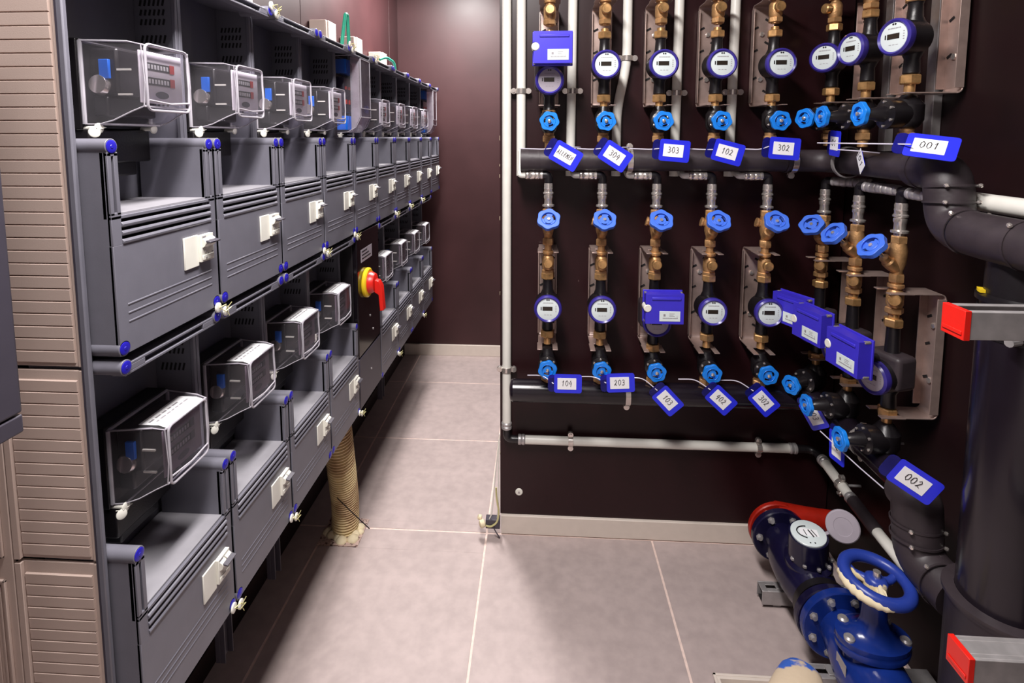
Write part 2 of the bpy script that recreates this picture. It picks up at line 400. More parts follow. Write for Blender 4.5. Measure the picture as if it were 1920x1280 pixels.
def make_meter(kind):
    t = thing('electricity_meter', '', 'electricity meter')
    tall = kind == 'tall'; h = .262 if tall else .126
    g = G(); g.box(.003, .042, .078, .225, -.008, h + .004); g.build('base', 'black', t, bevel=.002)
    # inner movement
    if tall:
        g = G(); g.box(.043, .075, .092, .212, .07, h - .07); g.build('movement', 'navy', t, bevel=.003)
        for zc in (.035, h - .035):
            g = G(); g.box(.043, .085, .09, .205, zc - .024, zc + .024)
            for k in range(5): g.box(.085, .087, .10 + k * .02, .108 + k * .02, zc - .022, zc + .022)
            g.build('fuse_block', 'fuse', t, bevel=.002)
        g = G()
        g.prism([(.096, .004), (.096, h - .003), (.110, h - .003), (.127, h - .008), (.127, .055), (.110, .022)], .098, .206, 'y'); g.build('frosted_window', 'clear2', t)
        g = G()
        for k in range(3): g.box(.075, .079, .105 + .032 * k, .115 + .032 * k, .10, .115); g.box(.075, .079, .105 + .032 * k, .115 + .032 * k, .15, .16)
        g.build('terminal', 'redp', t)['kind'] = 'stuff'
    else:
        g = G(); g.box(.043, .088, .100, .205, .045, .118); g.box(.043, .07, .10, .205, .012, .045); g.build('movement', 'black', t, bevel=.004)
        g = G(); g.lathe([(.014, 0), (.016, .004), (.016, .02), (.013, .024)], (.060, .092, .062), (0, 1, -.1), n=16); g.build('coil', 'chrome', t)
        g = G(); g.box(.062, .078, .094, .0995, .07, .10); g.build('blue_link', 'fuse', t, bevel=.001)
        g = G(); g.box(.088, .110, .098, .101, .083, .086); g.box(.088, .110, .098, .101, .045, .048); g.build('bracket', 'white', t)
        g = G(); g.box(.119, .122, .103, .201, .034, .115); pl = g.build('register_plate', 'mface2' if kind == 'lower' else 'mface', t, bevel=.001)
        for z in (.092, .069):
            g = G(); g.box(.122, .1226, .118, .172, z - .0062, z + .0062); q = g.build('counter_window', 'ink', pl)
            g = G()
            for k in range(7): g.box(.1226, .1229, .1198 + k * .0071, .1243 + k * .0071, z - .0035, z + .0035)
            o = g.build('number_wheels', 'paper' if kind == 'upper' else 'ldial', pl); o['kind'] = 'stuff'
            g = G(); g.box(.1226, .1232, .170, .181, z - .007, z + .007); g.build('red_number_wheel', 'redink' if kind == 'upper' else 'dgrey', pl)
        g = G(); g.m = Matrix.Translation((.1222, .150, .048)) @ Matrix.Diagonal((1, 1.9, .75, 1))
        g.lathe([(.008, 0), (.008, .0006)], (0, 0, 0), (1, 0, 0), n=20); g.build('disc_window', 'dgrey', pl)
    prof = cover_shell(h, tall); ys = (.078, .226) if not tall else (.080, .226)
    g = G(); vs, n = sweep_open(g, prof, ys); c = g.build('clear_cover', 'clear', t)
    # moulded edges of the cover
    g = G()
    for k in (0, 1):
        P_ = [vs[k * n + i] for i in range(n)]
        for i in range(1, n): g.tube([P_[i], P_[(i + 1) % n]], .0011 if i > 1 else .0016, n=6)
        g.tube([P_[0], P_[1]], .0034, n=8)
    i0 = 3
    g.tube([vs[i0], vs[n + i0]], .0018, n=6); g.tube([vs[1], vs[n + 1]], .003, n=6); g.tube([vs[n - 1], vs[2 * n - 1]], .002, n=6)
    ib = 5 if not tall else 4
    g.tube([vs[ib], vs[n + ib]], .0018, n=6)
    g.build('cover_edge', 'edge', c)
    # front window frame standing proud
    g = G(); z0, z1 = (.03, h - .004) if not tall else (.085, h - .01); y0, y1 = ys[0] + .024, ys[1] - .024
    if not tall:
        z0f, z1f = .022, h - .002
        pts = []
        for (cy, cz, a) in ((y1 - .01, z1f - .008, 0), (y0 + .01, z1f - .008, 90), (y0 + .01, z0f + .008, 180), (y1 - .01, z0f + .008, 270)):
            for k in range(4): q = R(a + k * 30); pts.append((cy + .01 * math.cos(q), cz + .008 * math.sin(q)))
        pts.append(pts[0])
        g.tube([(.1325, p[0], p[1]) for p in pts], .0022, n=8)
        g.tube([(.1335, y0 + .002, .038), (.1345, (y0 + y1) / 2, .034), (.1335, y1 - .002, .038)], .0016, n=6)
    else:
        for a, b in (((y0, z0), (y1, z0)), ((y1, z0), (y1, z1)), ((y1, z1), (y0, z1)), ((y0, z1), (y0, z0))): g.tube([(.131, *a), (.131, *b)], .0015, n=6)
    g.build('window_frame', 'edge', c)
    if kind == 'lower':
        g = G(); g.box(.082, .116, .102, .200, h + .0005, h + .0012); g.prism([(.116, h + .0012), (.1165, h + .0005), (.1305, h - .0035), (.1300, h - .0028)], .102, .200, 'y')
        lb = g.build('paper_label', 'paper', t)
        g = G()
        for k, (a, b) in enumerate(((.108, .178), (.112, .192))):
            x = .094 + k * .010; y = a
            while y < b: w = .006 + random.random() * .008; g.box(x, x + .004, y, min(b, y + w), h + .0012, h + .0015); y += w + .003
        o = g.build('printed_text', 'faint', lb); o['kind'] = 'stuff'
    # black terminal block underneath
    g = G(); g.box(.003, .05, .082, .212, -.062 if not tall else -.04, -.008); g.box(.003, .04, .10, .19, -.085 if not tall else -.05, -.06); g.build('terminal_block', 'black', t, bevel=.003)
    g = G()
    for y in (.085, .203): g.cyl((.03, y, -.006), (.062, y, -.006), .0035, n=10); g.lathe([(.0055, 0), (.008, .001), (.008, .0035), (.006, .0045)], (.062, y, -.006), (1, 0, 0), n=14)
    g.build('cover_screw', 'white', t)
    g = G(); g.lathe([(.0065, 0), (.008, .001), (.008, .003), (.0065, .004)], (.062, .077, -.013), (1, -.5, .2), n=18); g.tube([(.062, .084, -.002), (.066, .078, -.006), (.063, .078, -.011)], .0010, n=5); g.tube([(.062, .086, -.001), (.070, .092, -.005), (.063, .08, -.009), (.058, .072, -.004)], .0008, n=5)
    g.build('seal_disc', 'white', t)
    return t
def make_breaker():
    t = thing('circuit_breaker', '', 'circuit breaker')
    g = G(); g.box(FX, FX + .003, .152, .190, .094, .150); g.build('blanking_plate', 'white', t, bevel=.001)
    g = G(); g.box(FX, FX + .008, .190, .226, .100, .148); g.box(FX + .008, FX + .0095, .192, .224, .103, .112); g.build('body', 'white', t, bevel=.001)
    g = G()
    for y in (.196, .213): g.m = Matrix.Translation((FX + .006, y, .134)) @ Matrix.Rotation(R(-25), 4, 'Y'); g.cyl((0, -.003, 0), (0, .011, 0), .0085, n=16)
    g.build('toggle_drum', 'white', t)
    g = G(); g.m = Matrix.Translation((FX + .012, .195, .137)) @ Matrix.Rotation(R(12), 4, 'Y'); g.box(0, .011, 0, .03, -.0015, .0015); g.m = Matrix(); g.build('toggle_bar', 'dgrey', t, bevel=.0006)
    g = G()
    for (y, z) in ((.197, .118), (.204, .113), (.217, .114), (.199, .106)): g.box(FX + .0098, FX + .0102, y, y + .004, z, z + .002)
    g.box(FX + .008, FX + .0084, .194, .204, .1425, .146)
    o = g.build('printed_marks', 'faint', t); o['kind'] = 'stuff'
    return t
def make_seal():
    t = thing('wire_seal', '', 'seal')
    g = G()
    for y, z in ((-.012, .002), (.012, -.012)): g.lathe([(.0085, 0), (.0095, .001), (.0095, .004), (.006, .005)], (.001, y, z), (1, .1, 0), n=18)
    g.build('seal_button', 'white', t)
    g = G(); g.tube([(.006, -.012, .002), (.014, -.004, .006), (.012, .004, -.004), (.006, .012, -.012)], .0011, n=6)
    g.tube([(.006, -.012, .002), (.012, -.003, -.008), (.018, .006, -.002), (.006, .012, -.012)], .0009, n=6)
    g.tube([(.012, .0, -.004), (.016, .012, .006)], .0008, n=5); g.tube([(.012, .0, -.004), (.015, .004, -.018)], .0008, n=5)
    g.build('seal_wire', 'ywire', t)
    return t
protos = {}
def place(kind, maker, loc, label, group=None, *a):
    if kind not in protos: o = protos[kind] = maker(*a)
    else: o = copy_tree(protos[kind])
    o.location = loc; o['label'] = label
    if group: o['group'] = group
    return o
def rowpos(i): return 'nearest' if i == 0 else ORD[i]
for row, z0, n in (('upper', ZU, 10), ('lower', ZL, 9)):
    for i in range(n):
        y = Y0 + PITCH * i; at = (BX, y, z0)
        if row == 'lower' and i == 4: continue
        place('cab', make_cabinet, at, f'grey open-fronted meter cabinet, {rowpos(i)} from the near end of the {row} row', f'{row} row of grey meter cabinets')
        mk = 'tall' if (row == 'upper' and i in (4, 9)) else row
        if mk == 'tall': lb = f'tall clear switch box with bright blue blocks inside, in the {rowpos(i)} {row} cabinet'
        elif row == 'upper': lb = f'clear-covered electricity meter in the {rowpos(i)} cabinet of the upper row'
        else: lb = f'clear-covered electricity meter with white top label, {rowpos(i)} cabinet of the lower row'
        o = place('m' + mk, make_meter, (BX, y - (.008 if mk != 'tall' else 0), z0 + (.342 if mk != 'tall' else .335)), lb, f'electricity meters in the {row} row', mk)
        place('brk', make_breaker, at, f'white circuit breaker on the front of the {rowpos(i)} {row} cabinet', f'circuit breakers on the {row} cabinets')
for row, z0, idx in (('upper', ZU, (1, 3, 4, 6, 7, 8)), ('lower', ZL, (1, 2, 4, 6, 8))):
    for i in idx:
        place('seal', make_seal, (BX + FX, Y0 + PITCH * i - .004, z0 + .006 - (.006 if row == 'upper' else 0)), f'white sealing buttons with yellow wire below the joint after the {rowpos(i-1)} {row} cabinet', f'wire seals under the {row} cabinets')
for i in (2, 4, 5):
    place('seal', make_seal, (BX + FX, Y0 + PITCH * i - .004, ZU + .614), f'white sealing buttons with yellow wire on the cabinet roofs after the {rowpos(i-1)} upper cabinet', 'wire seals on the cabinet roofs')

# black isolator unit in the lower row
ys0 = Y0 + PITCH * 4
t = thing('isolator_unit', 'narrow glossy black isolator cabinet with red and yellow rotary switch', 'switch cabinet', (BX, ys0, ZL))
g = G(); g.box(-.004, .12, .004, .25, .004, .618); g.build('housing', 'black', t, bevel=.002)
g = G(); g.box(.12, .135, .006, .248, .19, .616); g.build('upper_panel', 'gloss', t, bevel=.003)
g = G(); g.box(.12, .135, .006, .248, .006, .184); g.build('lower_panel', 'dgrey', t, bevel=.003)
g = G(); g.box(.135, .1356, .045, .165, .512, .556); nl = g.build('name_plate', 'ldial', t)
g = G()
for k in range(3): g.box(.1356, .136, .055, .15 - .02 * k, .522 + .012 * k, .526 + .012 * k)
o = g.build('printed_text', 'ink', nl); o['kind'] = 'stuff'
g = G(); g.lathe([(.05, 0), (.052, .003), (.052, .010), (.047, .014)], (.135, .092, .432), (1, 0, 0), n=32); g.build('yellow_ring', 'yellow', t)
g = G(); g.lathe([(.038, 0), (.038, .012), (.032, .024), (.028, .026)], (.145, .092, .432), (1, 0, 0), n=28)
g.prism([(.160, .445), (.184, .44), (.194, .42), (.200, .335), (.186, .332), (.182, .39), (.160, .405)], .080, .108, 'y')
g.build('red_handle', 'red', t, bevel=.002)
g = G()
for (y, z) in ((.13, .10), (.16, .24), (.13, .30)): g.lathe([(.004, 0), (.004, .002)], (.135, y, z), (1, 0, 0), n=10)
g.build('panel_screw', 'zinc', t)

# beige ribbed ends and the neighbouring block of cabinets
EX0, EX1 = -.782, -.6545
for k, (z0, z1, w) in enumerate(((1.132, 1.80, 'upper'), (.832, 1.126, 'middle'), (.40, .826, 'lower'))):
    t = thing('ribbed_end_panel', f'beige ribbed plastic end panel of the cabinets, {w} of three', 'panel', (0, .717, 0))
    t['group'] = 'beige ribbed end panels'
    g = G(); g.box(EX0, EX1, -.006, -.001, z0, z1); g.box(EX0, EX0 + .010, -.012, -.006, z0, z1); g.box(EX1 - .006, EX1, -.0075, -.006, z0, z1)
    g.build('backing', 'beige', t, bevel=.001)
    n = int((z1 - z0 - .01) / .0183)
    q = G(); q.prism([(-.006, 0), (-.0083, .0008), (-.0087, .0164), (-.006, .0176)], EX0 + .012, EX1 - .010, 'x')
    first = q.build('slat', 'beige', t)
    first.location = (0, 0, z0 + .006)
    for j in range(1, n):
        c = first.copy(); COL.objects.link(c); c.parent = t; c.location = (0, 0, z0 + .006 + j * .0183)
t = thing('corner_post', 'narrow dark grey edge strip between beige end panels and first cabinets', 'trim', (0, 0, 0))
g = G(); g.box(-.6535, -.6435, .708, .716, .42, 1.80); g.build('strip', 'grey', t, bevel=.002)
g = G(); g.box(-.6545, -.6515, .7075, .7085, .42, 1.80); g.build('gasket', 'dgrey', t)
t = thing('embossed_side_panel', 'beige side panel with raised rectangular frames below the dark cabinet', 'panel', (0, .705, 0))
g = G(); g.box(-1.0, -.784, 0, .006, .40, 1.14); g.build('backing', 'beige', t, bevel=.001)
for (z0, z1) in ((.42, .565), (.575, .80), (.835, 1.13)):
    g = G()
    x0, x1 = -.99, -.796
    for d, h in ((0, .004), (.010, .002)):
        a, b, c, e = x0 + d, x1 - d, z0 + d, z1 - d
        g.box(a, b, -h, 0, c, c + .004); g.box(a, b, -h, 0, e - .004, e); g.box(b - .004, b, -h, 0, c, e); g.box(a, a + .004, -h, 0, c, e)
    g.box(x0 + .02, x1 - .02, -.002, 0, z0 + .02, z1 - .02)
    g.build('raised_frame', 'beige', t, bevel=.001)
t = thing('near_meter_cabinet', 'dark grey cabinet block cut off at the left edge of the photo', 'cabinet', (BX, 0, ZU))
g = G(); g.box(-.006, .126, .18, .572, -.024, .62); g.build('housing', 'dgrey', t, bevel=.004)
g = G(); g.box(.126, .135, .18, .5715, 0, .62); g.build('front_cover', 'dgrey', t, bevel=.003)
g = G(); g.box(.126, .1345, .18, .5715, -.024, -.002); g.build('bottom_strip', 'dgrey', t, bevel=.002)

# support posts and ducts behind the cabinets
for k, y in enumerate((1.22, 1.48, 2.0, 2.6)):
    t = thing('support_post', f'grey steel support post hanging under the cabinets, {rowpos(k)} of four', 'post', (-.80, y, 0), group='support posts below the cabinets')
    g = G(); g.box(-.012, .0, -.018, .018, .13, .52); g.box(0, .014, -.018, -.0155, .13, .52); g.box(0, .014, .0155, .018, .13, .52); g.build('channel', 'dgrey', t, bevel=.001)
    g = G(); g.box(-.100, -.012, -.012, .012, .30, .325); g.build('wall_arm', 'dgrey', t, bevel=.001)
t = thing('cabinet_back_frame', 'dark brown backing board behind the rows of cabinets', 'board', (-.82, 0, 0))
g = G(); g.box(-.02, 0.0, .72, 3.25, .50, 1.80); g.build('board', 'rwall', t, bevel=.001)
g = G()
for z in (.6, 1.7):
    g.box(-.083, -.02, .75, 3.2, z, z + .03)
g.build('batten', 'rwall', t)
for k, (y, w) in enumerate(((2.16, .03), (2.49, .026), (2.90, .022))):
    t = thing('cable_duct', f'beige cable duct end rising above the cabinets, {rowpos(k)} of three', 'duct', (-.865, y, 1.805), group='beige duct ends above the cabinets')
    g = G(); g.box(-.038, .03, -.05, .05, 0, .115 - k * .005); g.build('duct_body', 'beige', t, bevel=.004)
    g = G(); g.box(.03, .033, -.03, .05, 0, .115 - k * .005); g.build('duct_lid', 'skirt', t, bevel=.001)
def tb(name, label, cat, pts, r, m, n=10, fr=.02):
    g = G(); g.tube(fillet(pts, fr), r, n); return tag(g.build(name, m), label, cat)
o = tb('cable_loop', 'teal cable loop sticking up above the fourth upper cabinet', 'cable', [(-.70, 1.90, 1.74), (-.70, 1.915, 1.80), (-.70, 1.955, 1.905), (-.70, 1.975, 1.905), (-.70, 1.985, 1.80), (-.70, 1.975, 1.74)], .0065, 'teal')
tb('cable_loop', 'short teal cable bent over the roof of the sixth upper cabinet', 'cable', [(-.70, 2.37, 1.80), (-.68, 2.40, 1.815), (-.66, 2.46, 1.80), (-.66, 2.48, 1.76)], .006, 'teal')
g = G(); g.box(-.66, -.64, 1.10, 1.20, 1.752, 1.80); tag(g.build('paper_slip', 'paper', bevel=.001), 'white paper slip lying on the roof of the second upper cabinet', 'paper')

# ribbed conduit coming out of the floor
t = thing('ribbed_conduit', 'cream ribbed cable conduit rising from the cut floor tile to the cabinets', 'conduit', (0, 0, 0))
path = fillet([(-.715, 1.845, -.004), (-.705, 1.83, .12), (-.685, 1.74, .36), (-.68, 1.70, .515)], .1, 8)
dense = []
for a, b in zip(path[:-1], path[1:]):
    n = max(1, int((b - a).length / .003))
    for k in range(n): dense.append(a.lerp(b, k / n))
rs = [.045 + .010 * max(0, 1 - i / 60) * 0 + .0045 * (1 if (i // 2) % 2 else -1) for i in range(len(dense))]
g = G(); g.tube(dense, rs, 24); g.build('ribbed_pipe', 'conduit', t)
g = G(); vs = []; 
for i in range(26):
    a = random.random() * 6.28; r = .03 + random.random() * .035; s = .012 + random.random() * .014
    g.m = Matrix.Translation((-.712 + r * math.cos(a), 1.835 + r * math.sin(a), .0)) @ Matrix.Diagonal((1, 1, .8, 1))
    g.lathe([(s * .3, -s * .8), (s, -s * .2), (s * .8, s * .5), (s * .2, s)], (0, 0, 0), (0, 0, 1), n=7)
g.m = Matrix(); o = g.build('foam_filling', 'dust', t, ang=80); o['kind'] = 'stuff'
t = thing('floor_patch', 'rough mortar patch in the floor around the conduit', 'mortar', (0, 0, 0))
g = G(); N = 9
vs = [(HX0 + (HX1 - HX0) * i / N + .0, HY0 + (HY1 - HY0) * j / N, -.0006 + random.random() * .005) for j in range(N + 1) for i in range(N + 1)]
g.add(vs, [(j * (N + 1) + i, j * (N + 1) + i + 1, (j + 1) * (N + 1) + i + 1, (j + 1) * (N + 1) + i) for j in range(N) for i in range(N)])
g.box(HX0, HX1, HY0, HY1, -.0011, -.0006); g.build('mortar_bed', 'mortar', t)
tb('cable_tie', 'thin dark cable tie tail poking out over the floor beside the conduit', 'cable tie', [(-.70, 1.74, .20), (-.62, 1.66, .21), (-.54, 1.60, .20)], .0016, 'black', 6)

# ---------------------------------------------------------------- water columns
AY, AX = 1.755, .918
COLX = [.033 + .1745 * i for i in range(5)]
RY = [1.772, 1.588, 1.408]                    # three columns on the right wall
def wheel(g, c, axis, rad, th=.010, ph=0):
    d = Vector(axis).normalized(); q = Vector((0, -1, 0)).rotation_difference(d)
    g.m = Matrix.Translation(c) @ q.to_matrix().to_4x4() @ Matrix.Rotation(ph, 4, 'Y')
    lob = lambda t: rad * (1 + .055 * math.cos(6 * t))
    g.polar(rad * .64, lob, 0, 2 * math.pi, 72, -th * .5, th * .5)
    g.polar(.0005, rad * .42, 0, 2 * math.pi, 24, -th * .2, th * .3)
    for k in range(3):
        a = 2 * math.pi * k / 3
        g.polar(rad * .40, rad * .66, a - .55, a + .55, 6, -th * .15, th * .35)
    g.polar(rad * .60, rad * .66, 0, 2 * math.pi, 36, -th * .62, -th * .4)
    g.m = Matrix()
def make_bracket(h):
    t = thing('wall_bracket', '', 'bracket')
    def plate(g, z, s):
        r = .014
        for sx in (-1, 1):
            a, b = (-.034, -.017) if sx < 0 else (.017, .034)
            g.box(a, b, -.034, .026, z - .0015, z + .0015)
        g.box(-.031, .031, .024, .105 - r, z - .0015, z + .0015)
        pts = [(.105 - r + r * math.sin(R(k * 15)), z + s * (r - r * math.cos(R(k * 15)))) for k in range(7)]
        inner = [(.105 - r + (r - .003) * math.sin(R(k * 15)), z + s * (r - (r - .003) * math.cos(R(k * 15)))) for k in range(6, -1, -1)]
        g.prism([(y, zz + (-.0015 * s)) for y, zz in pts] + [(y, zz - .0015 * s) for y, zz in inner], -.031, .031, 'x')
    g = G(); plate(g, h / 2, -1); plate(g, -h / 2, 1)
    g.box(-.031, .031, .102, .105, -h / 2 + .012, h / 2 - .012)
    for sx in (-1, 1): g.box(sx * .031 - .0015, sx * .031 + .0015, .083, .105, -h / 2 + .012, h / 2 - .012)
    g.build('channel', 'steel', t, bevel=.0006)
    g = G()
    for z, sx in ((h / 2 - .045, 1), (h / 2 - .07, -1), (.045, 1), (.02, -1), (-.045, 1), (-.07, -1), (-h / 2 + .05, 1)):
        if 1:
            g.m = Matrix.Translation((sx * .018, .1012, z)) @ Matrix.Rotation(.5 * sx, 4, 'Y'); g.box(-.0085, .0085, -.0006, .0006, -.0033, .0033)
    g.m = Matrix(); o = g.build('slots', 'hole', t); o['kind'] = 'stuff'
    g = G(); g.lathe([(.008, 0), (.008, .006), (.005, .007)], (0, .103, h / 2 - .09), (0, -1, 0), n=6); g.lathe([(.008, 0), (.008, .006)], (0, .103, -h / 2 + .09), (0, -1, 0), n=6); g.build('bracket_bolt', 'chrome', t)
    return t
def make_water_meter(kind='open'):
    t = thing('water_meter', '', 'water meter')
    g = G()
    g.lathe([(.030, .02), (.042, .012), (.043, -.030), (.043, -.046)], (0, 0, 0), (0, 1, 0), n=32)
    nz = (.086 if kind == 'open' else .13)
    g.lathe([(.013, -.092), (.0185, -.085), (.017, -.05), (.026, -.03), (.026, .03), (.0175, .05), (.0155, nz - .006), (.0175, nz)], (0, .002, 0), (0, 0, 1), n=20)
    g.build('body', 'black', t)
    if kind == 'boxed':
        g = G(); g.box(-.047, .047, -.028, .034, -.028, .062); g.build('insulating_shell', 'rubber', t, bevel=.012, seg=3)
    g = G(); g.lathe([(.0365, -.045), (.0435, -.042), (.0455, -.050), (.0445, -.059), (.040, -.064), (.0355, -.060), (.0355, -.045)], (0, 0, 0), (0, 1, 0), n=40, closed=True); g.build('ring', 'ring', t)
    g = G(); g.lathe([(.038, -.050), (.038, -.0585), (.0365, -.059)], (0, 0, 0), (0, 1, 0), n=36); d = g.build('dial', 'dial' if kind == 'open' else 'ldial', t)
    g = G(); g.box(-.0235, -.0205, -.0598, -.0588, -.003, .0075); g.box(-.0175, .0145, -.0596, -.0588, -.0045, .0085); g.build('display_frame', 'ink', d)
    g = G(); g.box(-.0165, .0135, -.0600, -.0594, -.0035, .0075); g.build('display', 'lcdd', d)
    g = G(); g.lathe([(.0024, 0), (.0024, .0008)], (-.003, -.059, .031), (0, -1, 0), n=10); g.lathe([(.0024, 0), (.0024, .0008)], (.003, -.059, .031), (0, -1, 0), n=10); g.build('sensor_dot', 'ink', d)
    g = G()
    x = -.016
    while x < .018: g.box(x, x + .0022, -.0593, -.0588, .0195, .0225); x += .0034
    for k in range(4): g.box(.024, .0275, -.0593, -.0588, -.008 + k * .006, -.006 + k * .006)
    for k in range(3): g.box(-.012 + k * .009, -.006 + k * .009, -.0593, -.0588, -.019, -.0178)
    o = g.build('printed_text', 'faint', d); o['kind'] = 'stuff'
    g = G(); hexnut(g, -.112, -.089, .0235); n1 = g.build('union_nut', 'brass', t)
    g = G(); g.cyl((0, 0, -.136), (0, 0, -.110), .012, n=16); g.build('brass_tube', 'brass', n1)
    g = G(); hexnut(g, nz, nz + .022, .0225); n1 = g.build('union_nut', 'brass', t)
    g = G(); g.cyl((0, 0, nz + .020), (0, 0, nz + .032), .012, n=16); g.build('brass_tube', 'brass', n1)
    return t
def make_module():
    t = thing('transmitter_box', '', 'transmitter box')
    w, h = .058, .047
    g = G()
    poly = [(-w, -h), (w, -h), (w, h), (-w, h), (-w, .014)]
    for k in range(7): a = R(90 - k * 30); poly.append((-w + .020 * math.cos(a) * .9, .002 + .013 * math.sin(a)))
    poly.append((-w, -.010))
    g.prism(poly, -.022, .012, 'y'); g.build('case', 'box', t, bevel=.004, seg=3)
    g = G(); g.box(-w - .003, w + .003, .012, .018, -h - .004, h + .004); g.build('back_plate', 'box', t, bevel=.0015)
    g = G(); g.box(-w + .018, w - .010, -.025, -.021, h - .018, h - .010); g.build('moulded_rib', 'box', t, bevel=.0015)
    g = G(); g.cyl((.0, .018, -.02), (.0, .075, -.02), .012, n=14); g.build('mounting_arm', 'black', t)
    g = G(); g.lathe([(.012, 0), (.012, .032), (.010, .034)], (-w + .006, .010, .002), (0, -1, 0), n=20); g.build('seal_plug', 'white', t)
    g = G()
    for sx in (-1, 1):
        for sz in (-1, 1): g.lathe([(.004, 0), (.0045, .014), (.003, .017)], (sx * (w - .003), .010, sz * (h - .003)), (0, -1, 0), n=10)
    g.build('corner_screw', 'chrome', t)
    g = G(); g.box(-.016, .047, -.0228, -.0218, -.038, -.006); lb = g.build('label', 'dial', t, bevel=.0004)
    g = G(); g.box(-.004, .002, -.0233, -.0227, -.022, -.015)
    x = -.006
    while x < .038: g.box(x, x + .003, -.0233, -.0227, -.029, -.0265); x += .0042
    for k in range(3): g.box(.014, .030 - (k % 2) * .004, -.0231, -.0227, -.014 - k * .0042, -.0128 - k * .0042)
    g.box(.037, .0378, -.0231, -.0227, -.028, -.019)
    o = g.build('printed_text', 'faint', lb); o['kind'] = 'stuff'
    return t
def make_check():
    """brass check fitting with round knob; origin at the knob, pipe axis vertical"""
    t = thing('check_valve', '', 'valve')
    g = G(); g.cyl((0, 0, -.045), (0, 0, .04), .0125, n=18)
    g.lathe([(.015, -.03), (.0195, -.018), (.0195, .012), (.015, .02)], (0, 0, 0), (0, 0, 1), n=18)
    hexnut(g, -.042, -.026, .021); g.lathe([(.018, .026), (.019, .028), (.019, .034), (.017, .036)], (0, 0, 0), (0, 0, 1), n=20)
    g.build('body', 'rbrass', t)
    g = G(); g.lathe([(.012, 0), (.012, .012), (.0155, .014), (.0155, .026), (.013, .029)], (0, -.010, 0), (0, -1, 0), n=24); g.build('knob', 'brass', t)
    return t
def make_stop(zlo, L=.068, q=1.0):
    """black stop valve with sky-blue handwheel; origin on the axis at wheel height"""
    t = thing('stop_valve', '', 'valve'); e = L - .068
    g = G(); g.lathe([(.014, -.038), (.021 * q, -.030), (.027 * q, -.015), (.027 * q, .022), (.020 * q, .034), (.015, .048)], (0, 0, 0), (0, 0, 1), n=20)
    g.lathe([(.022 * q, 0), (.027 * q, .012), (.030 * q, .026 + e * .5), (.030 * q, .032 + e * .5), (.020, .036 + e * .5), (.014, .050 + e * .9), (.009, .053 + e)], (0, 0, 0), (0, -1, 0), n=24)
    g.build('body', 'black', t)
    g = G()
    for k in range(6):
        a = R(30 + 60 * k); g.lathe([(.0036, 0), (.0036, .005), (.002, .006)], (.024 * q * math.cos(a), -.032 - e * .5, .024 * q * math.sin(a)), (0, -1, 0), n=8)
    g.build('bonnet_bolts', 'chrome', t)
    g = G(); g.cyl((0, -.05, 0), (0, -L - .006, 0), .0045, n=10); g.lathe([(.0055, 0), (.0055, .004), (.002, .006)], (0, -L - .005, 0), (0, -1, 0), n=10); g.build('spindle', 'chrome', t)
    g = G(); wheel(g, (0, -L, 0), (0, -1, 0), .0295, .011, ph=random.random()); g.build('handwheel', 'wheel', t, bevel=.001)
    g = G(); hexnut(g, -.066, -.045, .0205); g.cyl((0, 0, -zlo), (0, 0, -.03), .0135, n=14); g.lathe([(.016, -.044), (.0165, -.036)], (0, 0, 0), (0, 0, 1), n=16); g.build('nut', 'rbrass', t)
    return t
